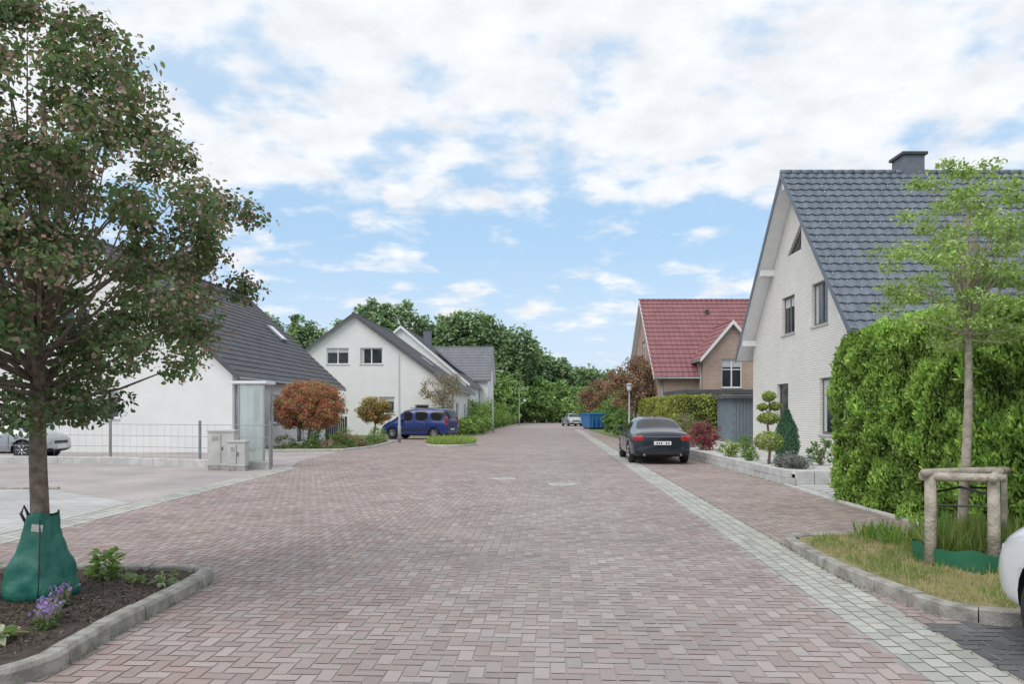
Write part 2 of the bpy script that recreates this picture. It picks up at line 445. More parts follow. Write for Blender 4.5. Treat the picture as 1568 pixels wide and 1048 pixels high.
nA = wn(5.2, 8, .52, .1); nB = wn(1.3, 3, .5, 0, (4, 2, 0)); nC = wn(7, 6, .6, 0, (1, 7, 2))
s1 = mth('ADD', mth('MULTIPLY', nA, .68), mth('MULTIPLY', nB, .32))
cov = mrange(zc, .18, .36, -.045, .065, True)
mask = mrange(mth('ADD', s1, cov), .445, .585, 0, 1, True)
mask = mth('MULTIPLY', mask, .94)
veil = mrange(zc, .20, .45, .05, .36, True)
shade = mrange(nC, .32, .68, 6.2, 7.6)
cc = n.new("ShaderNodeCombineXYZ")
l.new(mth('MULTIPLY', shade, .975), cc.inputs[0]); l.new(mth('MULTIPLY', shade, .995), cc.inputs[1]); l.new(mth('MULTIPLY', shade, 1.03), cc.inputs[2])
def mixc(f, a, b):
    q = n.new("ShaderNodeMix"); q.data_type = 'RGBA'
    if isinstance(f, float): q.inputs[0].default_value = f
    else: l.new(f, q.inputs[0])
    for i, v in ((6, a), (7, b)):
        if isinstance(v, tuple): q.inputs[i].default_value = (*v, 1)
        else: l.new(v, q.inputs[i])
    return q.outputs[2]
sk = mixc(.78, sky.outputs[0], (3.1, 5.0, 7.1))
hz = mrange(zc, .0, .28, .9, 0.0, True)
sk = mixc(hz, sk, (5.1, 6.0, 7.0))
sk = mixc(veil, sk, (6.1, 6.5, 7.0))
sk = mixc(mask, sk, cc.outputs[0])
l.new(sk, bg.inputs["Color"])

# ------------------------------------------------------------------ ground + paving
sheet("ground", [(-400, -100), (400, -100), (400, 700), (-400, 700)], 0.0, m_grass_g)
ROAD = [(-8.8, .4), (-6.15, 8.2), (-6.15, 20.5), (-6.9, 24), (-7.0, 30.5), (-6.3, 33.5), (-6.2, 40), (-9.2, 41), (-9.2, 47.5), (-3.9, 47.5), (-2.6, 52), (-1.7, 64), (-.9, 85), (1.5, 112),
        (9.5, 112), (8.2, 85), (6.6, 62), (6.35, 40), (6.1, 28), (5.95, 16), (5.75, 9.4), (9, 9.2), (9, .4)]
sheet("street_base", ROAD, .004, m_joint)
YAW = math.atan(.052)
cy, sy = math.cos(YAW), math.sin(YAW)
def to_road(u, v): return u*cy+v*sy, -u*sy+v*cy
def pavers(name, poly, colfn, Y1, w=.1, gap=.0055, z=.009, avoid=None):
    nx = int(26/w); ny = int(Y1/w)
    i = np.arange(-nx//2, nx//2); j = np.arange(0, ny)
    I, J = np.meshgrid(i, j, indexing='ij'); I = I.ravel(); J = J.ravel(); dd = (I-J) % 4
    out = []
    for hflag, sel in ((True, dd == 0), (False, dd == 3)):
        a = I[sel]*w; b = J[sel]*w
        wx, wy = (2*w, w) if hflag else (w, 2*w)
        X, Y = to_road(a+wx/2, b+wy/2); ok = inpoly(X, Y, poly)
        if avoid is not None: ok &= ~avoid(X, Y)
        a, b = a[ok], b[ok]; k = len(a)
        g = gap+R.uniform(-.0018, .0018, k)
        zz = z+R.uniform(-.0012, .0012, (k, 4))
        u = np.stack([a+g, a+wx-g, a+wx-g, a+g], 1); v = np.stack([b+g, b+g, b+wy-g, b+wy-g], 1)
        U, Vv = to_road(u, v); out.append((np.stack([U, Vv, zz], 2), X[ok], Y[ok]))
    P = np.concatenate([o[0] for o in out]); X = np.concatenate([o[1] for o in out]); Y = np.concatenate([o[2] for o in out])
    C = colfn(X, Y)
    F = np.arange(len(P)*4).reshape(-1, 4)
    return mobj(name, P.reshape(-1, 3), F, m_paver, None, False, np.repeat(C, 4, axis=0))
def strip_left(Y): return 2.25+.052*Y
STW = .52
def road_col(X, Y):
    k = len(X)
    pal = np.array([(.40, .322, .295), (.375, .295, .268), (.42, .342, .315), (.35, .278, .255), (.395, .33, .308), (.38, .285, .255)])
    c = pal[R.integers(0, 6, k)]*(1+R.uniform(-.09, .09, (k, 1)))
    park = (X > strip_left(Y)+STW) & (Y < 5.55)
    c[park] = np.array((.16, .16, .165))*(1+R.uniform(-.2, .2, (park.sum(), 1)))
    lane = np.exp(-((X-.3-.05*Y)/2.2)**2)
    g = c.mean(1, keepdims=True); c = c*(1-.35*lane[:, None])+g*1.04*.35*lane[:, None]
    return c
onstrip = lambda X, Y: (X > strip_left(Y)-.02) & (X < strip_left(Y)+STW+.02) & (Y < 70)
pavers("street", ROAD, road_col, 75, avoid=onstrip)
FARROAD = [(-1.3, 74.9), (-.9, 85), (1.5, 112), (9.5, 112), (8.2, 85), (7.5, 74.9)]
sheet("street_far_end", FARROAD, .010, M("street_far", (.385, .325, .30), (.36, .30, .28), 1))

def strip(name, x0, x1, ypts, cols, z, rows, ln=.2, curve=None):
    V = []; C = []
    y = ypts[0]; w = (x1-x0)/rows
    while y < ypts[1]:
        for r in range(rows):
            off = (ln/2 if r % 2 else 0)
            a0 = x0+r*w+.005; a1 = x0+(r+1)*w-.005; b0 = y+off+.005; b1 = y+off+ln-.005
            for (a, b) in ((a0, b0), (a1, b0), (a1, b1), (a0, b1)):
                xx = a+(curve(b) if curve else 0); V.append((xx, b, z+random.uniform(-.001, .001)))
            c = np.array(random.choice(cols))*random.uniform(.88, 1.10); C += [c]*4
        y += ln
    F = np.arange(len(V)).reshape(-1, 4)
    return mobj(name, np.array(V), F, m_paver, None, False, np.array(C))
GREYS = [(.47, .46, .41), (.43, .425, .38), (.49, .48, .43), (.45, .45, .405)]
strip("gutter_strip", 2.25, 2.25+STW, (1.0, 70), GREYS, .010, 4, .16, lambda y: .052*y)
strip("gutter_strip", -6.62, -6.14, (7.6, 21), GREYS, .012, 3, .2, lambda y: 0.0)

sheet("driveway_pavement", [(-40, 6.5), (-6.2, 6.5), (-6.2, 20.5), (-6.9, 24), (-7.0, 30.0), (-40, 30.0)], .0075, m_drive)
sheet("parking_slabs", [(-40, 7.9), (-6.66, 7.9), (-6.66, 12.9), (-9.4, 15.1), (-40, 15.1)], .012, m_slab)
kerb("kerb", [(-22, 15.3), (-9.4, 15.3)], .1, .05, 1.0)
for (x, y, r) in ((-.19, 17.7, .29), (1.10, 16.3, .3)):
    e = empty("manhole_cover", (x, y, 0))
    a = Acc(); a.tube([(0, 0, .0), (0, 0, .016)], r, 28); a.obj("concrete_ring", m_conc_light, e)
    a = Acc(); a.tube([(0, 0, .015), (0, 0, .021)], r*.78, 28); a.obj("iron_lid", m_iron, e)
    a = Acc()
    for k in range(-3, 4): a.box(-r*.5, r*.5, k*.05-.012, k*.05+.012, .021, .025)
    a.obj("lid_ribs", m_iron, e)

# ------------------------------------------------------------------ planting beds with kerbs
def arc(cx, cyy, r, a0, a1, k=8): return [(cx+r*math.cos(rad(a0+(a1-a0)*i/k)), cyy+r*math.sin(rad(a0+(a1-a0)*i/k))) for i in range(k+1)]
def bed(name, poly, z, mat, amp=.03, res=.06):
    xs = [p[0] for p in poly]; ys = [p[1] for p in poly]
    gx = np.arange(min(xs), max(xs)+res, res); gy = np.arange(min(ys), max(ys)+res, res)
    V = []; idx = {}; F = []
    ins = inpoly(*[g.ravel() for g in np.meshgrid(gx, gy, indexing='ij')], poly).reshape(len(gx), len(gy))
    for i, x in enumerate(gx):
        for j, y in enumerate(gy):
            if ins[i, j]:
                idx[(i, j)] = len(V)
                V.append((x, y, z+amp*noise.noise(Vector((x*3, y*3, 0)))+amp*.7*noise.noise(Vector((x*13, y*13, 4)))))
    for (i, j) in list(idx):
        q = [(i, j), (i+1, j), (i+1, j+1), (i, j+1)]
        if all(t in idx for t in q): F.append(tuple(idx[t] for t in q))
    return mobj(name, V, F, mat, None, True)
LB = [(-9, 4.0), (-3.7, 4.06)] + arc(-3.35, 4.6, .5, -90, -10, 6) + [(-2.88, 5.2), (-2.86, 6.4)] + arc(-3.2, 6.83, .34, 0, 90, 7) + [(-9, 7.25)]
kerb("kerb", LB, .13, .12, .5)
bed("planting_bed_soil", [(p[0]-(.04 if p[0] > -3.3 else 0), p[1]) for p in LB], .075, m_soil)
RB = [(9, 5.4), (4.3, 5.44), (3.85, 5.48)] + arc(3.85, 6.0, .50, -90, -170, 6) + [(3.28, 6.4), (3.20, 7.2), (3.26, 8.2)] + arc(3.75, 8.65, .46, 180, 90, 6) + [(4.9, 9.25), (9, 9.3)]
kerb("kerb", RB, .13, .12, .5)
bed("planting_bed_grass", [(p[0]+(.04 if p[0] < 3.9 else 0), p[1]) for p in RB], .08, m_drygrass)

def blades(name, pts, hgt, pal, w=None, wid=.008, lean=.35):
    P = np.array(pts); k = len(P)
    D = R.normal(size=(k, 3))*lean; D[:, 2] = 1
    N = R.normal(size=(k, 3)); N[:, 2] *= .2
    L = hgt*R.uniform(.4, 1.4, k)
    return leaf_mesh(name, P, N, D, L, wid, palette(k, pal, w, .25), m_leaf)
def scatter(poly, k, z):
    xs = [p[0] for p in poly]; ys = [p[1] for p in poly]
    X = R.uniform(min(xs), max(xs), k*3); Y = R.uniform(min(ys), max(ys), k*3)
    ok = inpoly(X, Y, poly); X = X[ok][:k]; Y = Y[ok][:k]
    return np.stack([X, Y, np.full(len(X), z)], 1)
inner = [(3.38, 6.0), (3.9, 5.6), (7.5, 5.6), (7.5, 9.1), (3.9, 9.1), (3.4, 8.5)]
gp_ = scatter(inner, 18000, .075)
pn = np.array([noise.noise(Vector((p[0]*1.8, p[1]*1.8, 2)))+.5*noise.noise(Vector((p[0]*6, p[1]*6, 5))) for p in gp_])
blades("dry_grass", gp_[pn < .15], .05, [(.50, .41, .23), (.42, .36, .18), (.25, .29, .11)], [.55, .3, .15])
blades("grass", gp_[pn >= .08], .10, [(.24, .31, .10), (.17, .25, .06), (.40, .37, .18)], [.5, .3, .2])
tall = []
for _ in range(70):
    a = R.uniform(0, 6.28); q = R.uniform(0, .48); tall.append(np.array([4.72+math.cos(a)*q, 7.60+math.sin(a)*q, .08])+R.normal(size=(40, 3))*np.array((.04, .04, 0)))
blades("tall_grass", np.concatenate(tall), .38, [(.15, .25, .06), (.24, .32, .09), (.36, .31, .15)], [.5, .3, .2], .010, .25)
wd_ = scatter([(4.2, 8.2), (7.5, 8.2), (7.5, 9.2), (4.2, 9.2)], 3000, .08)
wq = np.array([noise.noise(Vector((p[0]*3, p[1]*3, 9))) for p in wd_])
blades("weeds", wd_[wq > -.1], .20, [(.15, .25, .06), (.21, .32, .08), (.6, .52, .07)], [.6, .34, .06], .016, .45)
ed = []
for i in range(len(LB)-1):
    p, q = np.array(LB[i]), np.array(LB[i+1])
    if p[0] < -5: continue
    for t in R.uniform(0, 1, int(np.linalg.norm(q-p)*26)): ed.append([*(p+(q-p)*t+R.normal(size=2)*.012+np.array((.085, 0))), .008])
for i in range(len(RB)-1):
    p, q = np.array(RB[i]), np.array(RB[i+1])
    for t in R.uniform(0, 1, int(np.linalg.norm(q-p)*26)): ed.append([*(p+(q-p)*t+R.normal(size=2)*.012+np.array((-.085, 0))), .008])
for yv in R.uniform(2, 40, 700): ed.append([strip_left(yv)+STW+R.normal()*.006, yv, .008])
blades("joint_weeds", ed, .03, [(.16, .2, .06), (.25, .25, .1), (.1, .14, .04)], None, .008, .8)
lt_ = np.stack([R.uniform(-5.8, 5.6, 420), R.uniform(3, 24, 420), np.full(420, .016)], 1)
leaf_mesh("fallen_leaves", lt_, R.normal(size=lt_.shape)*.25+np.array((0, 0, 1)), R.normal(size=lt_.shape), .022*R.uniform(.4, 1.3, 420), .014, palette(420, [(.22, .17, .09), (.14, .11, .07), (.2, .22, .08), (.45, .38, .22)]), m_paver)

def herb(name, loc, r, h, k, pal, w=None, L=.09, W=.05):
    e = empty(name, loc)
    a = R.uniform(0, 6.28, k); q = R.uniform(0, 1, k)**.6*r
    P = np.stack([np.cos(a)*q*.4, np.sin(a)*q*.4, R.uniform(0, h*.7, k)], 1)
    D = np.stack([np.cos(a), np.sin(a), R.uniform(.1, 1.0, k)], 1); N = R.normal(size=(k, 3))*.4; N[:, 2] += 1
    leaf_mesh("foliage", P, N, D, L*R.uniform(.6, 1.3, k), W*R.uniform(.6, 1.3, k), palette(k, pal, w), m_leaf, e, HEX)
    return e
def flowers(name, loc, r, h, k, pal):
    e = herb(name, loc, r, h*.7, 60, [(.12, .2, .06), (.16, .24, .09)], None, .06, .03)
    P = R.normal(size=(k, 3))*np.array((r*.45, r*.45, h*.14)); P[:, 2] += h*.85
    N = R.normal(size=(k, 3))*.6; N[:, 1] -= .5; N[:, 2] += .5
    leaf_mesh("petals", P, N, R.normal(size=(k, 3)), .026, .020, palette(k, pal), m_leaf, e, HEX)
    a = Acc()
    for p in P[:20]: a.tube([(p[0]*.3, p[1]*.3, 0), tuple(p)], .003, 4, False)
    a.obj("stems", m_bark_young, e)
    return e
PURP = [(.34, .20, .58), (.46, .32, .68), (.26, .14, .48)]
for p in ((-3.25, 5.15, .08), (-3.42, 5.45, .08), (-3.55, 5.80, .08), (-3.34, 5.30, .08), (-3.70, 6.1, .08)):
    flowers("purple_flower", p, .09, .15, 40, PURP)
herb("garden_plant", (-3.72, 6.75, .08), .2, .34, 120, [(.19, .30, .08), (.26, .38, .11)], None, .10, .05)
herb("hosta_plant", (-3.45, 4.95, .08), .15, .06, 34, [(.5, .52, .38), (.28, .36, .16)], None, .13, .055)
herb("garden_plant", (-3.05, 6.45, .08), .15, .14, 40, [(.38, .44, .32), (.22, .28, .12)], None, .10, .04)
herb("garden_plant", (-3.35, 6.6, .08), .15, .06, 24, [(.2, .26, .11)], None, .10, .045)
herb("garden_plant", (-4.35, 5.9, .08), .25, .28, 90, [(.15, .24, .08)], None, .12, .06)
cr = scatter([(-5.2, 4.4), (-3.2, 4.4), (-3.0, 5.2), (-3.0, 6.8), (-3.4, 7.1), (-5.2, 7.1)], 5200, .085)
leaf_mesh("mulch", cr, R.normal(size=cr.shape)+np.array((0, 0, 1)), R.normal(size=cr.shape), .035*R.uniform(.3, 1.2, len(cr)), .018,
          palette(len(cr), [(.14, .105, .08), (.07, .052, .04), (.25, .20, .15)], [.45, .4, .15]), m_paver)

# ------------------------------------------------------------------ LEFT TREE
LT = (-3.87, 6.1, .07)
prof = [(1.42, .45), (1.75, .95), (2.2, 1.25), (2.6, 1.50), (3.05, 1.66), (3.4, 1.52), (3.85, 1.30), (4.25, 1.0), (4.6, .72), (4.86, .3)]
GP = [(.135, .195, .09), (.165, .225, .11), (.10, .15, .07), (.30, .21, .18), (.23, .27, .15)]
make_tree("street_tree", LT, prof, 330, .20, 120, .050, GP, [.32, .27, .2, .12, .09], tr=.072, trunk_top=.86, nb=130, shape=HEX, bias=.43, jit=.14, up=.35, cvar=.3, aspect=.72, flat=.7, wig=.02,
          extra=(46, [(.38, .22, .20), (.50, .34, .33), (.30, .18, .15), (.28, .30, .18)]))
e = empty("watering_bag", (-3.87, 6.1, .07))
V = []; F = []; rows = 22; cols_ = 48
for i in range(rows+1):
    t = i/rows; z = t*.70
    rx = np.interp(t, [0, .06, .22, .55, .85, 1], [.24, .27, .265, .185, .125, .115]); ry = rx*.85
    for k in range(cols_):
        a = 2*math.pi*k/cols_
        fold = 1+.08*math.sin(a*5+t*2)+.05*math.sin(a*11+3*t)*(.4+t)+.13*noise.noise(Vector((math.cos(a)*2.2, math.sin(a)*2.2, t*6)))+.04*noise.noise(Vector((math.cos(a)*6, math.sin(a)*6, t*14)))
        V.append((math.cos(a)*rx*fold-.03*(1-t), math.sin(a)*ry*fold, z+.02*math.sin(a*3)*t))
for i in range(rows):
    for k in range(cols_): F.append((i*cols_+k, i*cols_+(k+1) % cols_, (i+1)*cols_+(k+1) % cols_, (i+1)*cols_+k))
mobj("bag", V, F, m_bag, e, True)
a = Acc(); a.tube([(-.11, -.04, .60), (-.15, -.06, .70), (-.13, -.05, .76), (-.10, -.05, .70), (-.10, -.02, .60)], .012, 6); a.obj("strap", m_black, e, True)
a = Acc(); a.tube([(0.04, -.115, .66), (.07, -.165, .45), (.11, -.24, .15), (.1, -.24, .03)], .005, 5); a.obj("zip", m_black, e, True)
box("label", -.02, .07, -.128, -.122, .56, .62, m_conc_light, e, rot=Matrix.Rotation(.12, 3, 'Y'))

# ------------------------------------------------------------------ RIGHT TREE + guard
RT = (4.72, 7.75, .08)
prof = [(2.2, .35), (2.5, .72), (2.9, .90), (3.3, .86), (3.7, .66), (4.0, .4), (4.2, .15)]
AP = [(.30, .41, .12), (.37, .48, .17), (.23, .33, .09), (.44, .51, .24)]
make_tree("young_street_tree", RT, prof, 145, .17, 105, .046, AP, [.35, .3, .2, .15], tr=.05, trunk_top=.9, nb=80, bark=m_bark_young, shape=QUAD, bias=.55, jit=.3, crown_off=(.08, 0), up=.3, cvar=.2, aspect=.5, flat=.45, wig=.02)
e = empty("tree_guard", (4.66, 7.5, .06))
a = Acc()
P3 = [(-.50, -.16), (-.04, -.42), (.46, .22)]
for (x, y) in P3: a.tube([(x, y, -.02), (x+.005, y, .45), (x, y, .90)], [.056, .054, .052], 12)
a.obj("stakes", m_wood, e, True)
a = Acc()
for i in range(3):
    p, q = Vector((*P3[i], .90+.014*i)), Vector((*P3[(i+1) % 3], .91+.014*i)); d = (q-p).normalized()*.10
    a.tube([p-d, p, q, q+d], [.040, .045, .043, .038], 10)
a.obj("rails", m_wood, e, True)
a = Acc(); a.tube([(-.50, -.16, .74), (.02, 0.2, .76), (-.04, -.42, .74)], .014, 6); a.tube([(.46, .22, .74), (.05, .2, .76)], .014, 6); a.tube([(-.50, -.16, .62), (-.04, -.42, .63)], .01, 6); a.obj("tie", m_black, e)
V = []; F = []; K = 72
for k in range(K):
    t = 2*math.pi*k/K; r = .55*(1+.04*math.sin(3*t+1)+.015*math.sin(8*t)); tz = .20+.018*math.sin(5*t)+.012*math.sin(11*t)
    for (dr, z) in ((0, -.03), (.012, tz), (.002, tz), (-.010, -.03)): V.append((math.cos(t)*(r+dr)+.02, math.sin(t)*(r+dr)*.95-.05, z))
for k in range(K):
    for m in range(4): F.append((k*4+m, ((k+1) % K)*4+m, ((k+1) % K)*4+(m+1) % 4, k*4+(m+1) % 4))
mobj("edging_band", V, F, m_greenplastic, e, False)
a = Acc()
p = Vector((*P3[1], 0)); q = Vector((*P3[2], 0))
for k in range(21): s = p.lerp(q, k/20); a.tube([s+Vector((0, 0, .1)), s+Vector((0, 0, .88))], .005, 4, False)
for k in range(20): z = .1+k*.04; a.tube([p+Vector((0, 0, z)), q+Vector((0, 0, z))], .005, 4, False)
a.obj("green_mesh", m_greenplastic, e)

# ------------------------------------------------------------------ hedges
THU = [(.22, .36, .07), (.31, .45, .095), (.15, .26, .055), (.38, .50, .13)]
hedge("thuja_hedge", 5.84, 7.5, 6.6, 13.5, 3.0, 130000, .078, .034, THU, [.35, .3, .2, .15], amp=.17, nsc=1.9, inset=.22, rnd=.55, vert=.9)
YG = [(.36, .39, .09), (.43, .45, .11), (.28, .32, .07)]
hedge("clipped_hedge", 8.0, 10.9, 36, 47, 2.4, 22000, .11, .07, YG, None, amp=.05, nsc=1, inset=.12, rnd=.2, vert=.3)

# ------------------------------------------------------------------ houses
def tiled(name, S, Lr, s, xr, zr, side, y0, mat, parent, course=.34, per=.3, amp=.018, step=.03, lift=.02):
    ang = math.atan(s); cx_, sz_ = math.cos(ang), math.sin(ang)
    nc = max(2, int(round(S/course))); c = S/nc; ny = int(Lr/(per/5)); V = []; F = []
    ys = np.linspace(0, Lr, ny+1)
    rowsT = []
    for k in range(nc):
        rowsT += [(k*c, 0.0), ((k+1)*c, step)]
    for (t, hgt) in rowsT:
        for y in ys:
            hh = lift+hgt+amp*(math.sin(2*math.pi*y/per)*.8+.3*math.sin(4*math.pi*y/per))+.006*noise.noise(Vector((t*2, y*2, 1)))
            V.append((xr+side*(t*cx_+hh*sz_), y0+y, zr-t*sz_+hh*cx_))
    w_ = len(ys)
    for r in range(len(rowsT)-1):
        for i in range(w_-1):
            q = (r*w_+i, r*w_+i+1, (r+1)*w_+i+1, (r+1)*w_+i); F.append(q if side < 0 else q[::-1])
    return mobj(name, V, F, mat, parent, False)

def house(name, loc, rz, W, L, ze, zr, ohe, ohg, wall, roof, wins=(), parent=None, tile=(.34, .3, .018, .03), soffit=None, verge=None, gutter=None, frame=None):
    e = empty(name, loc, rz, parent)
    h = W/2; s = (zr-ze)/h
    V = []
    for y in (0, L): V += [(-h, y, -.1), (h, y, -.1), (h, y, ze), (0, y, zr), (-h, y, ze)]
    F = [(0, 1, 2, 3, 4), (9, 8, 7, 6, 5), (0, 5, 6, 1), (1, 6, 7, 2), (2, 7, 8, 3), (3, 8, 9, 4), (4, 9, 5, 0)]
    wo = mobj("walls", V, F, wall)
    fr, gl, bl = Acc(), Acc(), Acc(); cut = Acc(); sill = Acc()
    for wi, wn_ in enumerate(wins):
        side, u, z, w_, h_ = wn_[:5]; kind = wn_[5] if len(wn_) > 5 else 'n'
        if side == 'F': o, ux, nn = Vector((u, 0, z)), Vector((1, 0, 0)), Vector((0, -1, 0))
        elif side == 'B': o, ux, nn = Vector((u, L, z)), Vector((-1, 0, 0)), Vector((0, 1, 0))
        elif side == 'R': o, ux, nn = Vector((h, u, z)), Vector((0, 1, 0)), Vector((1, 0, 0))
        else: o, ux, nn = Vector((-h, u, z)), Vector((0, -1, 0)), Vector((-1, 0, 0))
        uz = Vector((0, 0, 1))
        def bx(acc, a0, a1, z0, z1, d0, d1):
            pts = [o+ux*a+uz*zz+nn*d for (a, zz, d) in ((a0, z0, d0), (a1, z0, d0), (a1, z0, d1), (a0, z0, d1), (a0, z1, d0), (a1, z1, d0), (a1, z1, d1), (a0, z1, d1))]
            acc.add(pts, [(0, 3, 2, 1), (4, 5, 6, 7), (0, 1, 5, 4), (1, 2, 6, 5), (2, 3, 7, 6), (3, 0, 4, 7)])
        hw = w_/2
        if kind == 'tri':
            def tri(acc, ins, d0, d1):
                pp = [(-hw+ins*1.6, ins), (hw-ins, ins), (hw-ins, h_-ins*1.6)]
                pts = [o+ux*a+uz*zz+nn*d0 for a, zz in pp]+[o+ux*a+uz*zz+nn*d1 for a, zz in pp]
                acc.add(pts, [(0, 1, 2), (5, 4, 3), (0, 3, 4, 1), (1, 4, 5, 2), (2, 5, 3, 0)])
            tri(cut, 0, -.2, .1); tri(fr, .003, -.16, -.10); tri(gl, .07, -.15, -.095)
            continue
        bx(cut, -hw, hw, 0, h_, -.22, .1)
        t = .07
        bx(fr, -hw+.002, -hw+t, .002, h_-.002, -.17, -.10); bx(fr, hw-t, hw-.002, .002, h_-.002, -.17, -.10)
        bx(fr, -hw+t, hw-t, .002, t, -.17, -.10); bx(fr, -hw+t, hw-t, h_-t, h_-.002, -.17, -.10)
        if w_ > 1.1 or kind == 'm': bx(fr, -.04, .04, t, h_-t, -.165, -.097)
        if kind == 'm':
            bx(fr, -hw+t, -.04, h_*.62, h_*.62+.06, -.165, -.099); bx(fr, .04, hw-t, h_*.62, h_*.62+.06, -.165, -.099)
        bx(gl, -hw+t, hw-t, t, h_-t, -.16, -.125)
        if kind != 'd' and wi % 2 == 0: bx(bl, -hw+t+.01, hw-t-.01, h_*.72, h_-t-.005, -.13, -.115)
        if kind == 'n' and wi % 3 == 1: bx(bl, -hw+t+.01, -hw+t+.2, t+.02, h_-t-.005, -.13, -.118)
        if kind != 'd': bx(sill, -hw-.05, hw+.05, -.05, -.002, -.15, .05)
    if cut.V:
        co = cut.obj("cut", wall); bm = bmesh.new(); bm.from_mesh(co.data); bmesh.ops.recalc_face_normals(bm, faces=bm.faces[:]); bm.to_mesh(co.data); bm.free()
        bm = bmesh.new(); bm.from_mesh(wo.data); bmesh.ops.recalc_face_normals(bm, faces=bm.faces[:]); bm.to_mesh(wo.data); bm.free()
        bake_boolean(wo, co)
        fr.obj("window_frames", frame or m_white, e); gl.obj("window_glass", m_glass, e)
        if sill.V: sill.obj("window_sills", m_conc_light, e)
        if bl.V: bl.obj("window_blinds", m_zincblind, e)
    wo.parent = e
    H = h+ohe; S = H*math.sqrt(1+s*s); th = .16; zr2 = zr+.03
    for side, nm in ((1, "right"), (-1, "left")):
        a = Acc(); y0, y1 = -ohg, L+ohg
        pr = [(0, zr2), (side*H, zr2-s*H), (side*H, zr2-s*H+th), (0, zr2+th*1.0)]
        V = [(x, y0, z) for x, z in pr]+[(x, y1, z) for x, z in pr]
        a.add(V, [(0, 1, 2, 3), (7, 6, 5, 4), (0, 4, 5, 1), (1, 5, 6, 2), (2, 6, 7, 3)])
        a.obj("roof_deck_"+nm, soffit or m_white, e)
        tiled("roof_tiles_"+nm, S+.04, y1-y0+.06, s, 0, zr2+th, side, y0-.03, roof, e, *tile)
        vb = Acc()
        for yy in (y0-.035, y1+.003):
            pr = [(0, zr2-.03), (side*(H+.02), zr2-s*(H+.02)-.03), (side*(H+.02), zr2-s*(H+.02)+th+.05), (0, zr2+th+.07)]
            V = [(x, yy, z) for x, z in pr]+[(x, yy+.032, z) for x, z in pr]
            vb.add(V, [(0, 1, 2, 3), (7, 6, 5, 4), (0, 4, 5, 1), (1, 5, 6, 2), (2, 6, 7, 3), (3, 7, 4, 0)])
        vb.obj("verge_board_"+nm, verge or roof, e)
        g = Acc(); g.tube([(side*(H+.07), y0, zr2-s*H+.05), (side*(H+.07), y1, zr2-s*H+.05)], .065, 8); g.obj("gutter_"+nm, gutter or m_zinc, e, True)
    a = Acc(); y = -ohg-.03
    while y < L+ohg:
        a.tube([(0, y, zr2+th+.0), (0, y+.36, zr2+th+.03)], [.12, .10], 8); y += .36
    a.obj("ridge_tiles", roof, e, True)
    dp = Acc()
    dp.tube([(h+.06, .25, ze-.35), (h+.06, .25, 0)], .04, 8); dp.tube([(-h-.06, .25, ze-.35), (-h-.06, .25, 0)], .04, 8)
    dp.obj("downpipes", gutter or m_zinc, e, True)
    return e
def skylight(parent, x, y, w_, l_, zr, s, mat_=None):
    ang = math.atan(s); z = zr-s*x
    r = Matrix.Rotation(ang, 3, 'Y'); off = Vector((math.sin(ang), 0, math.cos(ang)))*.26
    c = Vector((x, y, z))+off
    box("skylight_frame", c.x-l_/2, c.x+l_/2, c.y-w_/2, c.y+w_/2, c.z-.06, c.z+.06, m_zinc, parent, .01, r)
    c2 = c+Vector((math.sin(ang), 0, math.cos(ang)))*.04
    box("skylight_glass", c2.x-l_/2+.07, c2.x+l_/2-.07, c2.y-w_/2+.07, c2.y+w_/2-.07, c2.z-.03, c2.z+.035, mat_ or m_headlight, parent, 0, r)
def chimney(parent, x, y, z0, z1, w_, mat_, d_=None):
    d_ = d_ or w_
    box("chimney", x-w_/2, x+w_/2, y-d_/2, y+d_/2, z0, z1-.1, mat_, parent)
    box("chimney_cap", x-w_/2-.08, x+w_/2+.08, y-d_/2-.08, y+d_/2+.08, z1-.1, z1, m_darkmetal, parent, .01)
    a = Acc(); a.tube([(x, y, z1), (x, y, z1+.06)], .1, 10); a.obj("chimney_pot", m_darkmetal, parent)

hr = house("white_brick_house", (9.9, 25.6, 0), rad(-90), 9.4, 12, 4.29, 9.72, .5, .55, m_whitebrick, m_roof_slate,
      [('F', -.85, 4.42, 1.2, 1.35), ('F', 1.85, 4.42, 1.25, 1.4), ('F', -.3, 7.2, 1.3, .95, 'tri'), ('F', -1.4, .9, 1.1, 1.75), ('F', 2.4, .9, 1.1, 1.8),
       ('R', 3, .9, 1.6, 1.4), ('R', 8, .9, 1.6, 1.4)],
      tile=(.36, .32, .028, .045), frame=m_frame_dark, verge=m_roof_slate, gutter=m_darkmetal)
chimney(hr, -0.3, 4.0, 8.6, 10.62, .8, m_brickface, .72)
for (u, z) in ((-4.45, 4.32), (-2.35, 6.78), (2.35, 6.78), (4.45, 4.32), (0, 9.35)):
    box("purlin", u-.09, u+.09, -.5, .02, z-.02, z+.20, m_white, hr)
hb = house("brick_house", (9.1, 51, 0), rad(-90), 10, 13, 3.95, 9.15, .3, .3, m_redbrick, m_roof_red, [('F', 0, 5.2, 1.2, 1.3), ('F', -2.4, 1, 1.4, 1.4), ('F', 2.2, 1, 1.4, 1.4), ('R', 1.5, 1, 1.4, 1.4)], tile=(.42, .34, .02, .04), verge=m_white)
hb2 = house("brick_cross_gable", (6.2, 4.25, 0), rad(90), 3.5, 5.2, 4.9, 6.95, .22, .3, m_redbrick, m_roof_red, [('F', 0, 3.1, 1.25, 1.75, 'm')], parent=hb, tile=(.42, .34, .02, .04), verge=m_white)
chimney(hb, .3, 8.2, 8.6, 9.6, .6, m_redbrick)
box("vent", .9, 1.2, 4.0, 4.2, 8.2, 8.55, m_darkmetal, hb, .02)

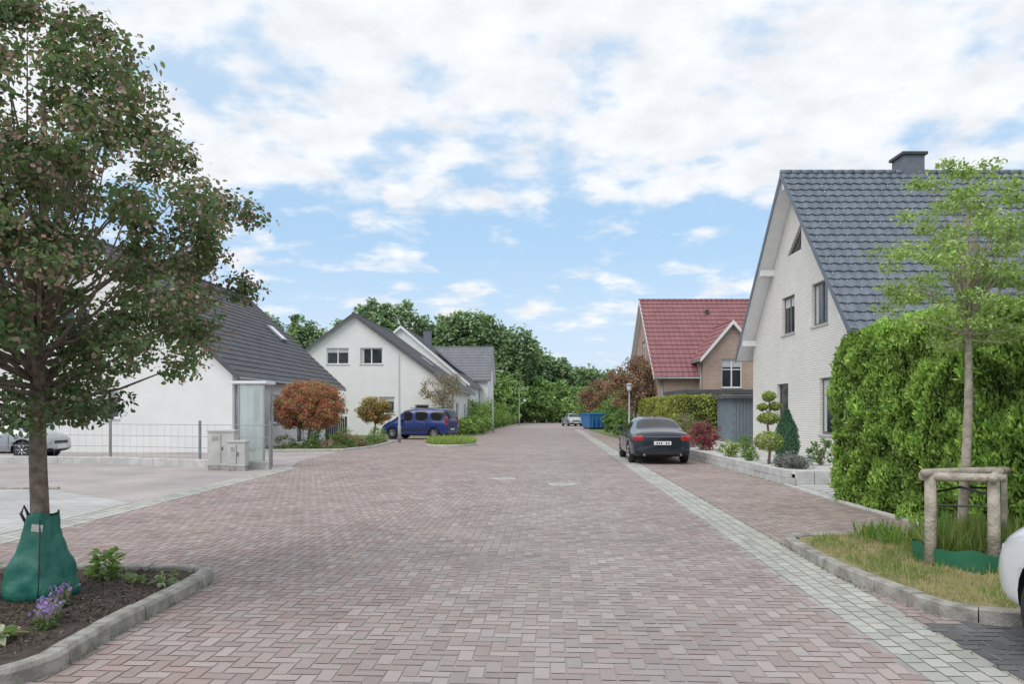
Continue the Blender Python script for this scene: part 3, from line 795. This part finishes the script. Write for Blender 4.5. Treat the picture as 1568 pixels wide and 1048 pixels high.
TY = -YAW
h1 = house("white_house", (-16.6, 29.6, 0), TY, 11, 14.5, 3.18, 8.25, .35, .25, m_plaster, m_roof_dark,
      [('F', .45, 1.35, .8, 1.1), ('F', -2.6, 1.0, 1.5, 1.3), ('F', -1, 4.8, 1.3, 1.3), ('R', 2.6, 1.1, 1.0, 1.5), ('R', 4.6, 1.1, 1.2, 1.3), ('R', 8, .05, 1.0, 2.1, 'd'), ('R', 11.5, 1.0, 1.6, 1.3)], tile=(.36, .3, .015, .03), gutter=m_zinc)
skylight(h1, 2.6, 12, .8, 1.2, 8.25, .922)
h2 = house("white_house", (-11.1, 52, 0), TY, 13.8, 12, 3.3, 8.35, .35, .3, m_plaster, m_roof_dark,
      [('F', -1.2, 5.0, 1.6, 1.15), ('F', 1.2, 5.0, 1.6, 1.15), ('F', 2.3, 1.5, 1.1, 1.2), ('F', -3, 1.0, 1.6, 1.3), ('F', 4.8, .05, 1.0, 2.1, 'd'), ('R', 3, 1, 1.5, 1.3), ('R', 8, 1, 1.5, 1.3)], tile=(.4, .34, .015, .03))
skylight(h2, 4.2, 5, .8, 1.2, 8.35, .73)
h3 = house("white_house", (-10.2, 68, 0), TY, 12, 12, 4.3, 9.35, .35, .3, m_plaster2, m_roof_dark, [('F', 0, 6.0, 1.5, 1.2), ('F', 3, 1.5, 1.4, 1.3), ('R', 3, 1, 1.5, 1.3)], tile=(.5, .5, .015, .03), verge=m_white)
chimney(h3, 1.9, 3.2, 7.6, 9.6, .7, m_brickface)
for k in range(5):
    s3 = 5.05/6; ang = math.atan(s3); x = 3.6; y = 3.4+k*1.15
    c = Vector((x, y, 9.35-s3*x))+Vector((math.sin(ang), 0, math.cos(ang)))*.34
    box("solar_panel_%d" % k, c.x-1.5, c.x+1.5, y-.55, y+.55, c.z-.02, c.z+.02, m_solar, h3, 0, Matrix.Rotation(ang, 3, 'Y'))
h4 = house("white_house", (-8.6, 84, 0), rad(-90)+TY, 8, 6.2, 5.2, 8.8, .3, .3, m_plaster2, m_roof_grey, [('R', 4.8, 2.6, 1.0, 1.2), ('R', 1.5, 2.6, 1.2, 1.2)], tile=(.5, .5, .015, .03))

e = empty("garden_shed", (10.75, 34.3, 0))
box("body", -.85, .85, -1.2, 1.2, .0, 2.25, m_board, e)
a = Acc()
for k in range(11): a.box(-.84+k*.155, -.84+k*.155+.13, -1.225, -1.203, .05, 2.2)
a.obj("front_boards", m_board, e)
a = Acc()
for k in range(14): a.box(-.875, -.853, -1.15+k*.17, -1.15+k*.17+.145, .05, 2.2)
a.obj("side_boards", m_board, e)
a = Acc(); a.add([(-1.1, -1.45, 2.22), (1.1, -1.45, 2.22), (1.1, 1.45, 2.30), (-1.1, 1.45, 2.30), (-1.1, -1.45, 2.36), (1.1, -1.45, 2.36), (1.1, 1.45, 2.46), (-1.1, 1.45, 2.46)], box_vf(0,1,0,1,0,1)[1])
a.obj("roof", m_roof_dark, e)
e = empty("carport", (11.2, 41, 0))
a = Acc()
for x in (-1.9, 1.9):
    for y in (-2.3, 2.3): a.box(x-.06, x+.06, y-.06, y+.06, 0, 2.55)
a.obj("posts", m_board, e); box("roof", -2.3, 2.3, -2.6, 2.6, 2.55, 2.80, m_roof_dark, e, .02)

# ------------------------------------------------------------------ fence, cabinets, shelter
e = empty("wire_fence", (0, 0, 0))
fp = [(-26, 23.6), (-15.0, 23.0), (-12.3, 22.6), (-9.05, 21.4), (-6.75, 20.6)]
ap, aw = Acc(), Acc()
for i in range(len(fp)-1):
    p, q = Vector((*fp[i], 0)), Vector((*fp[i+1], 0)); L_ = (q-p).length; k = max(1, round(L_/2.9))
    for j in range(k+1):
        if j == 0 and i > 0: continue
        s = p.lerp(q, j/k); ap.box(s.x-.03, s.x+.03, s.y-.03, s.y+.03, 0, 1.36)
    m_ = int(L_/.25)
    for j in range(m_+1): s = p.lerp(q, j/m_); aw.tube([s+Vector((0, 0, .2)), s+Vector((0, 0, 1.24))], .003, 4, False)
    for z in (.24, .57, .9, 1.24): aw.tube([p+Vector((0, -.008, z)), q+Vector((0, -.008, z))], .008, 4, False)
ap.obj("posts", m_post, e); aw.obj("wires", m_galv, e)
kerb("fence_plinth", fp, .12, .24, .5, m_conc_light)
def cabinet(loc, w_, d_, h_, rz=0):
    e = empty("utility_cabinet", loc, rz)
    box("plinth", -w_/2+.01, w_/2-.01, -d_/2+.01, d_/2-.01, 0, .14, m_conc, e)
    box("body", -w_/2, w_/2, -d_/2, d_/2, .14, h_-.06, m_conc_light, e, .01)
    box("lid", -w_/2-.025, w_/2+.025, -d_/2-.025, d_/2+.025, h_-.06, h_, m_conc_light, e, .012)
    box("door_seam", -.006, .006, -d_/2-.004, -d_/2+.01, .2, h_-.12, m_darkmetal, e)
    a = Acc()
    for k in range(4): a.box(-w_*.35, -w_*.1, -d_/2-.006, -d_/2+.01, h_-.2-k*.03, h_-.188-k*.03)
    a.obj("vents", m_conc, e)
    a = Acc(); a.box(.03, .05, -d_/2-.02, -d_/2, h_*.5, h_*.5+.1); a.obj("handle", m_darkmetal, e)
cabinet((-7.98, 20.4, 0), .72, .34, 1.12)
cabinet((-7.45, 20.1, 0), .46, .30, .84)
e = empty("glass_shelter", (-7.45, 21.4, 0))
a = Acc()
for (x, y) in ((-.36, -.3), (.36, -.3), (-.36, .4), (.36, .4)): a.box(x-.02, x+.02, y-.02, y+.02, 0, 2.42)
a.box(-.34, .34, -.31, -.29, .1, .14)
a.obj("frame", m_galv, e)
a = Acc(); a.box(-.335, .335, -.305, -.295, .15, 2.38); a.box(-.365, -.355, -.28, .38, .15, 2.38); a.obj("panes", m_frost, e)
box("canopy", -.58, .44, -.36, .5, 2.42, 2.50, m_white, e, .02)

# ------------------------------------------------------------------ lamps
def lamp(loc, h_, arm=.0, rz=0, lantern=False, r=.045):
    e = empty("street_lamp", loc, rz); a = Acc()
    a.tube([(0, 0, 0), (0, 0, .9), (0, 0, .92), (0, 0, h_)], [r*1.5, r*1.5, r, r*.65], 10)
    if arm: a.tube([(0, 0, h_-.01), (arm*.4, 0, h_+.06), (arm, 0, h_+.08)], [r*.6, r*.5, r*.5], 8)
    a.obj("pole", m_galv, e, True)
    if arm: box("lamp_head", arm-.1, arm+.55, -.12, .12, h_+.02, h_+.13, m_galv, e, .04)
    if lantern:
        b = Acc(); b.tube([(0, 0, h_), (0, 0, h_+.05), (0, 0, h_+.35), (0, 0, h_+.36)], [.09, .13, .17, .13], 12); b.obj("lantern_glass", m_headlight, e, True)
        b = Acc(); b.tube([(0, 0, h_+.36), (0, 0, h_+.40), (0, 0, h_+.50)], [.24, .22, .04], 12); b.obj("lantern_cap", m_galv, e, True)
lamp((-5.95, 39, 0), 4.7, 0, 0, False, .06)
lamp((-1.55, 60, 0), 4.9, .35)
lamp((.9, 92, 0), 4.6, .35)
lamp((7.15, 45, 0), 2.9, 0, 0, True, .06)
e = empty("fence_gate", (-9.6, 38.2, 0)); a = Acc()
a.box(-.05, .05, -.05, .05, 0, 1.4); a.box(.95, 1.05, -.05, .05, 0, 1.4)
for k in range(8): a.box(.06+k*.11, .06+k*.11+.09, -.015, .015, .08, 1.3)
a.obj("boards", m_darkmetal, e)

# ------------------------------------------------------------------ cars
def car(name, loc, rz, W, st, paint, wx, wr=.33, kind="sedan"):
    e = empty(name, loc, rz); w = W/2
    V = []; F = []; mi = []
    for (x, ws, zb, zbelt, wrf, zr, ty) in st:
        ww = w*ws; cab = zr-zbelt > .2
        z6 = (zr-.07) if cab else zbelt+(zr-zbelt)*.7
        half = [(0, zb), (.8*ww, zb), (.965*ww, zb+.09), (ww, zb+(zbelt-zb)*.5), (.985*ww, zbelt-.10), (.94*ww, zbelt), (wrf, z6), (wrf*.72, zr), (0, zr+.025)]
        ring = half+[(-a, b) for a, b in half[-2:0:-1]]
        V += [(x, a, b) for a, b in ring]
    m = 16
    for i in range(len(st)-1):
        ty = st[i][6]
        for k in range(m):
            F.append((i*m+k, i*m+(k+1) % m, (i+1)*m+(k+1) % m, (i+1)*m+k))
            kk = k if k < 8 else 15-k
            g = 0
            if ty == 'win' and kk == 5: g = 1
            if ty in ('ws',) and kk in (6, 7): g = 1
            if kk in (0, 1): g = 2
            mi.append(g)
    F.append(tuple(range(m))[::-1]); mi.append(0); F.append(tuple((len(st)-1)*m+k for k in range(m))); mi.append(0)
    o = mobj("body", V, F, [paint, m_carglass, m_black], None, True, None, mi)
    bm = bmesh.new(); bm.from_mesh(o.data); bmesh.ops.recalc_face_normals(bm, faces=bm.faces[:])
    cl = bm.edges.layers.float.new('crease_edge')
    for ed_ in bm.edges:
        if len(ed_.link_faces) == 2 and ed_.link_faces[0].material_index != ed_.link_faces[1].material_index: ed_[cl] = .6
    bm.to_mesh(o.data); bm.free()
    md = o.modifiers.new("s", 'SUBSURF'); md.levels = 2; md.render_levels = 2
    dg = bpy.context.evaluated_depsgraph_get(); dg.update()
    me = bpy.data.meshes.new_from_object(o.evaluated_get(dg)); o.modifiers.clear(); o.data = me
    a = Acc()
    for x in wx:
        for s in (-1, 1):
            a.tube([(x, s*(w-.30), wr), (x, s*(w+.2), wr)], wr+.055, 28)
    dz0, dz1 = .30, [q for q in st if q[6] == 'win'][0][3]-.03
    gaps = [wx[0]+.52, -.08, wx[1]-.42]
    for gx_ in gaps:
        for s in (-1, 1): a.box(gx_-.006, gx_+.006, min(s*(w-.05), s*(w+.1)), max(s*(w-.05), s*(w+.1)), dz0, dz1)
    c = a.obj("cut", [m_black, m_black, m_black])
    c.data.polygons.foreach_set("material_index", [2]*len(c.data.polygons))
    bm = bmesh.new(); bm.from_mesh(c.data); bmesh.ops.recalc_face_normals(bm, faces=bm.faces[:]); bm.to_mesh(c.data); bm.free()
    bake_boolean(o, c)
    o.parent = e
    ty_, ri_, sp_ = Acc(), Acc(), Acc()
    for x in wx:
        for s in (-1, 1):
            y0, y1 = s*(w-.24), s*(w-.03)
            ty_.tube([(x, y0, wr), (x, y0+s*.02, wr), (x, y1-s*.03, wr), (x, y1, wr)], [wr*.9, wr, wr, wr*.9], 28)
            ri_.tube([(x, y1-s*.01, wr), (x, y1+s*.004, wr)], [wr*.68, wr*.66], 24)
            for k in range(7):
                t = k*2*math.pi/7+.3
                p0 = Vector((x+math.cos(t)*.05, y1+s*.012, wr+math.sin(t)*.05)); p1 = Vector((x+math.cos(t)*wr*.62, y1+s*.012, wr+math.sin(t)*wr*.62))
                sp_.tube([p0, p1], .022, 6)
            sp_.tube([(x, y1, wr), (x, y1+s*.03, wr)], .06, 12)
    ty_.obj("tyres", m_rubber, e, True); ri_.obj("rims", m_darkmetal, e); sp_.obj("spokes", m_rim, e, True)
    xf, xr_ = st[-1][0], st[0][0]
    zb_f = st[-2][3]
    for s in (-1, 1):
        mx_ = [q for q in st if q[6] in ('ws',)][-1]
        box("mirror_%s" % ("l" if s > 0 else "r"), mx_[0]-.02, mx_[0]+.14, min(s*(w-.06), s*(w+.14)), max(s*(w-.06), s*(w+.14)), mx_[3]+.04, mx_[3]+.19, paint, e, .04, None, 3)
        for hx in (-.45, .55):
            box("door_handle", hx-.1, hx+.06, min(s*(w-.03), s*(w+.012)), max(s*(w-.03), s*(w+.012)), mx_[3]-.15, mx_[3]-.12, paint, e, .008)
        if kind == "sedan":
            box("tail_light", xr_+.02, xr_+.30, min(s*(w*.56), s*(w*.90)), max(s*(w*.56), s*(w*.90)), .72, .88, m_redlight, e, .04, Matrix.Rotation(-s*.18, 3, 'Z'), 3)
        elif kind == "van":
            box("tail_light", xr_-.012, xr_+.10, min(s*(w*.74), s*(w*.93)), max(s*(w*.74), s*(w*.93)), .85, 1.35, m_redlight, e, .03, None, 3)
        else:
            box("tail_light", xr_+.03, xr_+.22, min(s*(w*.62), s*(w*.9)), max(s*(w*.62), s*(w*.9)), .78, 1.0, m_redlight, e, .04, Matrix.Rotation(-s*.2, 3, 'Z'), 3)
        box("head_light", xf-.36, xf-.10, min(s*(w*.50), s*(w*.82)), max(s*(w*.50), s*(w*.82)), zb_f-.15, zb_f-.01, m_headlight, e, .04, Matrix.Rotation(s*.3, 3, 'Z'), 3)
    pz = .60 if kind == "sedan" else .55
    box("rear_plate", xr_-.03, xr_+.03, -.26, .26, pz, pz+.11, m_plate, e, .004)
    a = Acc()
    for k in range(6):
        if k == 2: continue
        a.box(xr_-.034, xr_-.029, -.2+k*.07, -.2+k*.07+.035, pz+.025, pz+.085)
    a.obj("plate_characters", m_black, e)
    box("front_plate", xf-.03, xf+.02, -.26, .26, .38, .49, m_plate, e, .004)
    box("grille", xf-.06, xf+.005, -.38, .38, .54, .64, m_black, e, .02)
    box("rear_bumper_insert", xr_+.0, xr_+.1, -w*.62, w*.62, .30, .40, m_black, e, .02)
    if kind == "sedan":
        box("chrome_strip", xr_-.012, xr_+.05, -w*.55, w*.55, .835, .85, m_rim, e, .004)
        a = Acc(); a.tube([(xr_-.02, .55, .30), (xr_+.1, .55, .30)], .035, 10); a.tube([(xr_-.02, -.55, .30), (xr_+.1, -.55, .30)], .035, 10); a.obj("exhausts", m_rim, e)
        a = Acc(); a.tube([(-.75, 0, 1.42), (-.85, 0, 1.50)], .012, 6); a.obj("antenna", m_black, e)
    if kind == "van":
        a = Acc()
        for s in (-1, 1): a.tube([(-1.9, s*.58, 1.84), (.3, s*.58, 1.86)], .018, 6)
        a.obj("roof_rails", m_black, e)
        box("side_moulding", -1.2, 1.0, -w-.012, w+.012, .55, .62, m_black, e, .01)
    return e
SEDAN = [(-2.50, .80, .36, .80, .62, .86, 'b'), (-2.44, .90, .27, .88, .66, .95, 'b'), (-2.2, .96, .22, .93, .70, 1.03, 'b'), (-1.75, .99, .20, .95, .72, 1.07, 'ws'), (-1.05, 1, .20, .97, .60, 1.40, 'win'),
         (-.15, 1, .20, .96, .62, 1.46, 'b'), (-.07, 1, .20, .96, .62, 1.46, 'win'), (.65, 1, .20, .95, .59, 1.40, 'ws'), (1.35, .99, .20, .93, .72, 1.02, 'b'), (1.95, .96, .21, .84, .70, .93, 'b'), (2.35, .88, .24, .70, .62, .78, 'b'), (2.48, .76, .32, .60, .55, .66, 'b')]
HATCH = [(-2.02, .84, .34, .86, .62, .94, 'b'), (-1.96, .93, .25, .92, .66, 1.02, 'ws'), (-1.62, .98, .22, .97, .58, 1.40, 'win'), (-.7, 1, .2, .95, .60, 1.47, 'win'),
         (-.1, 1, .2, .94, .61, 1.48, 'b'), (-.03, 1, .2, .94, .61, 1.48, 'win'), (.55, 1, .2, .93, .58, 1.42, 'ws'), (1.25, .99, .2, .92, .68, 1.03, 'b'), (1.7, .95, .22, .84, .64, .93, 'b'), (1.98, .86, .26, .70, .58, .78, 'b'), (2.08, .74, .34, .60, .5, .66, 'b')]
VAN = [(-2.18, .90, .34, 1.0, .66, 1.10, 'b'), (-2.16, .95, .28, 1.04, .70, 1.20, 'ws'), (-2.05, .98, .24, 1.06, .70, 1.78, 'win'), (-1.1, 1, .22, 1.06, .72, 1.84, 'b'), (-1.0, 1, .22, 1.06, .72, 1.84, 'win'),
       (-.1, 1, .22, 1.05, .72, 1.84, 'b'), (0.0, 1, .22, 1.05, .72, 1.84, 'win'), (.65, 1, .22, 1.04, .66, 1.74, 'ws'), (1.45, .98, .22, 1.00, .68, 1.14, 'b'), (1.85, .95, .24, .90, .64, 1.02, 'b'), (2.12, .87, .28, .74, .58, .84, 'b'), (2.2, .78, .36, .64, .5, .70, 'b')]
car("parked_car", (4.70, 24.9, .01), rad(90)-YAW, 1.90, SEDAN, m_paint_black, (-1.5, 1.45), .34, "sedan")
car("parked_van", (-5.55, 44.2, .01), rad(180-20), 1.82, VAN, m_paint_blue, (-1.38, 1.36), .33, "van")
car("parked_car", (4.15, 3.20, .01), rad(90), 1.78, HATCH, m_paint_white, (-1.28, 1.28), .33, "hatch")
car("parked_car", (-17.5, 25.2, .01), rad(2), 1.78, HATCH, m_paint_silver, (-1.28, 1.28), .32, "hatch")
car("parked_car", (7.0, 86, .01), rad(-80), 1.78, HATCH, m_paint_silver, (-1.28, 1.28), .32, "hatch")
e = empty("waste_skip", (7.9, 71, 0), rad(10)); a = Acc()
a.add([(-.8, -1.3, .15), (.8, -1.3, .15), (.8, 1.3, .15), (-.8, 1.3, .15), (-.95, -1.8, 1.5), (.95, -1.8, 1.5), (.95, 1.8, 1.5), (-.95, 1.8, 1.5)], box_vf(0,1,0,1,0,1)[1]); a.obj("body", m_skip, e)
a = Acc(); a.box(-1.0, 1.0, -1.85, -1.75, 1.42, 1.55); a.box(-1.0, 1.0, 1.75, 1.85, 1.42, 1.55); a.box(-1.02, -.92, -1.8, 1.8, 1.42, 1.55); a.box(.92, 1.02, -1.8, 1.8, 1.42, 1.55)
for k in range(4): a.box(-.7+k*.42, -.62+k*.42, -1.70, -1.5, .2, 1.4)
a.obj("rim_and_ribs", m_skip, e)
box("feet", -.7, .7, -1.2, 1.2, 0, .15, m_darkmetal, e)

# ------------------------------------------------------------------ right garden
GR = [(6.15, 16.2), (9.9, 16.2), (9.9, 35.5), (6.5, 35.5)]
sheet("garden_gravel", GR, .24, m_gravel)
m_wallstone = M("wall_stone", (.60, .59, .57), (.45, .44, .43), 3, .9, .5, 30)
a = Acc(); y = 16.1
while y < 34:
    for r in range(2):
        y0 = y+(.18 if r else 0); x = 6.02+.012*(y-16)+random.uniform(-.01, .01)
        a.box(x, x+.16, y0+.006, y0+.36, r*.16+(.003 if r else 0), r*.16+.155)
    y += .37
a.obj("low_stone_wall", m_wallstone)
a = Acc(); x = 6.2
while x < 9.8: a.box(x+.005, x+.36, 16.02, 16.18, 0, .315); x += .37
a.obj("low_stone_wall", m_wallstone)
sheet("entry_path", [(5.72, 12.4), (10, 12.4), (10, 16.0), (6.0, 16.0)], .011, m_slab)
a = Acc()
for k in range(7): a.box(6.15, 9.6, 13.4+k*.36, 13.4+k*.36+.22, .012, .045)
a.obj("path_slabs", m_conc_light)
kerb("kerb", [(5.76, 9.5), (5.80, 13), (5.95, 16)], .08, .05, 1.0, m_conc_light)

GREEN = [(.17, .27, .085), (.22, .33, .10), (.12, .20, .06)]
def topiary(loc):
    e = empty("topiary_tree", loc); a = Acc()
    a.tube([(0, 0, 0), (.04, 0, .5), (-.03, 0, 1.0), (.03, 0, 1.5), (0, 0, 1.8)], [.04, .035, .03, .025, .015], 7)
    for (x, y, z, r, rz_) in [(0, 0, .60, .36, .26), (.0, 0, 1.20, .28, .15), (.16, 0, 1.52, .15, .1), (-.16, .0, 1.50, .13, .09), (.0, 0, 1.78, .17, .13)]:
        k = int(3500*r); d = unit(R.normal(size=(k, 3))); P = d*np.array((r, r, rz_))*R.uniform(.8, 1.05, (k, 1))+np.array((x, y, z))
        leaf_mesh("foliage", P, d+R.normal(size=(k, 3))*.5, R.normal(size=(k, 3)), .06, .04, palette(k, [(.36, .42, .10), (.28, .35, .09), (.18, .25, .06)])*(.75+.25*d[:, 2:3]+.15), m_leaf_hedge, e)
        a.tube([(0, 0, z-.15), (x, y, z)], .015, 5)
    a.obj("trunk", m_bark, e, True)
topiary((6.75, 19.4, .24))
def conifer(loc, r, h, pal, n_=6000):
    e = empty("columnar_conifer", loc)
    z = R.uniform(0, 1, n_); a_ = R.uniform(0, 6.28, n_); rr = r*np.interp(z, [0, .2, .6, 1], [.7, 1, .75, .08])*R.uniform(.7, 1.08, n_)
    P = np.stack([np.cos(a_)*rr, np.sin(a_)*rr, z*h], 1); N = np.stack([np.cos(a_), np.sin(a_), R.normal(size=n_)*.3], 1)
    D = np.stack([np.cos(a_)*.3, np.sin(a_)*.3, np.ones(n_)], 1)+R.normal(size=(n_, 3))*.2
    leaf_mesh("foliage", P, N+R.normal(size=(n_, 3))*.4, D, .10, .03, palette(n_, pal), m_leaf_hedge, e)
    a = Acc(); a.tube([(0, 0, 0), (0, 0, h*.9)], [.05, .01], 6); a.obj("trunk", m_bark, e)
conifer((8.3, 22.3, .24), .36, 1.4, [(.075, .16, .095), (.10, .20, .12)])
shrub("lavender_bush", (6.9, 18.1, .24), .5, .35, [(.2, .24, .2), (.24, .28, .22), (.28, .24, .33)], 1600, .06)
shrub("rose_bush", (7.9, 18.9, .24), .3, .75, GREEN, 900, .06)
shrub("round_bush", (6.65, 22.5, .24), .35, .5, [(.32, .39, .1), (.24, .32, .07)], 1200, .05)
shrub("red_leaved_shrub", (6.9, 26.8, .24), .62, 1.05, [(.30, .08, .11), (.40, .12, .17), (.2, .06, .07)], 2600, .07)
shrub("round_bush", (7.9, 25.0, .24), .4, .6, GREEN, 1200, .05)
shrub("pink_flowering_shrub", (6.8, 29, .24), .7, 1.3, [(.16, .22, .08), (.40, .18, .23), (.19, .26, .1)], 2400, .07)
shrub("garden_shrub", (7.8, 31, .24), .7, 1.0, GREEN, 2000, .07)
shrub("garden_shrub", (6.9, 33.5, .24), .7, 1.2, [(.21, .26, .08), (.3, .32, .1)], 2000, .07)
shrub("round_bush", (6.7, 20.8, .24), .3, .38, GREEN, 800, .05)
for (x, y) in ((7.3, 20.6), (7.6, 17.3), (8.6, 20.2)):
    e = empty("garden_stone", (x, y, .24)); bm = bmesh.new(); bmesh.ops.create_icosphere(bm, subdivisions=3, radius=.18)
    for v in bm.verts: v.co *= 1+.35*noise.noise(v.co*6+Vector((x, y, 0))); v.co.z *= .7
    me = bpy.data.meshes.new("stone"); bm.to_mesh(me); bm.free(); me.materials.append(m_conc_light); o = bpy.data.objects.new("stone", me); scene.collection.objects.link(o); o.parent = e

RP = [(.34, .17, .14), (.40, .23, .18), (.25, .13, .11), (.23, .26, .12)]
make_tree("copper_leaved_tree", (8.1, 48, 0), [(1.8, .9), (2.6, 1.7), (3.6, 1.9), (4.5, 1.4), (5.2, .5)], 130, .45, 80, .14, RP, [.35, .25, .2, .2], tr=.1, nb=30, mat=m_leaf)
make_tree("copper_leaved_tree", (9.3, 80, 0), [(1.6, 1.0), (2.6, 1.9), (3.8, 1.7), (5.0, .6)], 80, .6, 70, .2, RP, None, tr=.08, nb=20)

# ------------------------------------------------------------------ left gardens
sheet("garden_bed", [(-10.8, 30.2), (-7.05, 30.6), (-6.35, 33.6), (-6.3, 39.6), (-9.8, 40.2), (-10.4, 44)], .03, m_soil)
kerb("kerb", [(-10.5, 30.2), (-7.05, 30.6), (-6.35, 33.6), (-6.3, 39.6)], .1, .09, 1.0, m_conc_light)
PH = [(.56, .13, .12), (.32, .30, .11), (.24, .33, .11), (.60, .22, .20)]
make_tree("red_robin_tree", (-8.85, 32.2, .02), [(.95, .95), (1.25, 1.3), (1.7, 1.46), (2.2, 1.38), (2.6, 1.05), (2.85, .6)], 280, .24, 110, .075, PH, [.36, .16, .28, .20], tr=.06, nb=30, jit=.02, cvar=.12, bias=.36)
make_tree("red_robin_tree", (-8.3, 44.5, .0), [(1.0, .6), (1.5, .98), (2.0, .95), (2.4, .5)], 120, .25, 80, .10, [(.56, .24, .13), (.38, .34, .13), (.24, .30, .11)], None, tr=.06, nb=20, jit=.02, bias=.4)
for (x, y, r, h_, p_) in ((-8.6, 31.2, .5, .5, GREEN), (-7.9, 31.5, .4, .4, [(.32, .36, .2), (.46, .26, .28)]), (-7.2, 32.2, .4, .45, GREEN), (-9.6, 31.3, .5, .6, [(.24, .3, .15)]), (-7.4, 34.5, .6, .7, [(.28, .34, .13), (.46, .2, .18)]),
                       (-6.9, 36.5, .5, .55, GREEN), (-7.0, 38.5, .6, .8, [(.24, .35, .1)]), (-8.3, 36, .6, .9, [(.22, .28, .1)]), (-9.2, 34.6, .6, .8, GREEN), (-6.8, 33.4, .3, .35, [(.55, .28, .32), (.22, .3, .11)])):
    shrub("garden_shrub", (x, y, .03), r, h_, p_, int(1800*r), .07)
gp = scatter([(-10.5, 30.5), (-7.3, 30.9), (-6.6, 34), (-6.6, 39), (-9.5, 39.5)], 5000, .03)
blades("ground_cover", gp, .16, [(.21, .3, .11), (.32, .34, .16), (.45, .25, .24)], [.55, .35, .1], .03, .5)
isl = [(-3.0+1.2*math.cos(t), 36.3+2.0*math.sin(t)) for t in np.linspace(0, 2*math.pi, 24, endpoint=False)]
kerb("kerb", isl+[isl[0]], .1, .1, .5, m_conc_light)
bed("island_bed", isl, .07, m_soil, .02, .12)
ip = scatter(isl, 5000, .07); ih = np.array([noise.noise(Vector((p[0]*1.5, p[1]*1.5, 3))) for p in ip])
blades("ground_cover", ip[ih < 0], .20, [(.30, .40, .11), (.22, .31, .08), (.42, .38, .2)], None, .03, .5)
blades("ground_cover", ip[ih >= 0], .34, [(.32, .43, .12), (.42, .50, .16), (.22, .31, .08)], None, .035, .5)
for (x, y, r, h_) in ((-3.2, 50.3, .9, 1.2), (-4.6, 49.5, .8, 1.0), (-2.9, 54, 1.0, 1.3), (-2.6, 58, 1.1, 1.7), (-3.6, 62, 1.5, 2.6), (-2.8, 68, 1.6, 2.4), (-2.4, 74, 1.7, 2.9), (-1.9, 80, 1.6, 2.2), (-1.4, 87, 1.6, 2.6)):
    shrub("garden_shrub", (x, y, 0), r, h_, [(.22, .33, .10), (.30, .42, .13), (.16, .25, .075)], int(2200*r), .15)
make_tree("flowering_tree", (-4.7, 50.5, 0), [(1.9, .6), (2.8, 1.5), (3.6, 1.4), (4.3, .5)], 60, .38, 40, .12, [(.36, .25, .23), (.27, .27, .16)], None, tr=.07, nb=40, bias=.6)
for (x, y, r, h_) in ((8.3, 60, 1.0, 1.6), (8.6, 56, 1.2, 1.8), (9.9, 70, 1.8, 3), (9.6, 76, 1.6, 2.6), (10, 90, 2.4, 4.5), (7.8, 52, .8, 1.1)):
    shrub("garden_shrub", (x, y, 0), r, h_, GREEN, int(1600*r), .18)

# ------------------------------------------------------------------ distant woodland
def woodland(name, crowns, nper, size, pal, zl=.3, w=None, kk=(18, 7)):
    e = empty(name, (0, 0, 0)); C = []; rr = []
    tr_ = Acc()
    for (x, y, r, h_) in crowns:
        k = int(kk[0]+r*kk[1]); zlo = h_*zl
        for _ in range(k):
            d = R.normal(size=3); d /= np.linalg.norm(d); q = R.uniform()**.4
            if d[1] > .3: d[1] *= -1
            cz = (h_+zlo)/2; rz_ = (h_-zlo)/2; cr_ = r*R.uniform(.20, .40)
            C.append((x+d[0]*(r-cr_*.5)*q, y+d[1]*(r-cr_*.5)*q, cz+d[2]*(rz_-cr_*.6)*q)); rr.append(cr_)
        tr_.tube([(x, y, 0), (x+.2, y, h_*.5), (x, y, h_*.7)], [.28, .2, .06], 7)
    foliage("foliage", np.array(C), np.array(rr), nper, size, pal, w, e, m_leaf_far, QUAD, .9, .85, .25)
    tr_.obj("trunks", m_bark, e)
far = []
tops = [(-36, 110, 16.5), (-32, 116, 18.5), (-28, 120, 16.5), (-24, 112, 17.5), (-20, 108, 19.5), (-16.5, 112, 20), (-13, 116, 18), (-9.5, 112, 17.3), (-6, 112, 18.6), (-3, 114, 18.6), (.3, 112, 16.0), (3, 118, 14), (6, 122, 12.0),
        (9, 122, 10.5), (12.5, 125, 9.8), (16, 124, 9), (20, 120, 9.4), (25, 124, 10), (31, 120, 12), (-43, 118, 17), (-50, 114, 16), (38, 120, 11)]
for i, (x, y, h_) in enumerate(tops): far.append((x, y, R.uniform(3.5, 4.6), h_+R.uniform(-.6, .6)))
woodland("woodland_trees", far, 85, .60, [(.22, .31, .17), (.26, .355, .19), (.18, .26, .15), (.30, .39, .20)], .25, kk=(22, 8))  # leaf palette made paler: distance haze is put into the colours
mid = []
for x in np.arange(-26, 24, 2.1):
    mid.append((x+R.uniform(-.6, .6), 102+R.uniform(-3, 8)+(8 if 0 < x < 9 else 0), R.uniform(2.2, 2.9), np.interp(x, [-26, -9, -2, 2, 6, 12, 24], [11, 10.5, 9.5, 8.2, 6.8, 6.0, 6.5])*R.uniform(.85, 1.1)))
for x in np.arange(-1.5, 11, 1.5): mid.append((x, 113+R.uniform(-1, 1), 1.9, R.uniform(3.0, 4.5)))
for (x, y, h_) in ((-4.5, 90, 8.2), (-2.2, 93, 7.4), (-6.2, 94, 9.5), (0, 99, 6.3)): mid.append((x, y, 2.3, h_))
woodland("tree_belt", mid, 85, .42, [(.28, .41, .16), (.33, .47, .18), (.22, .33, .13), (.37, .50, .21)], .02)
print("done", len(bpy.data.objects))
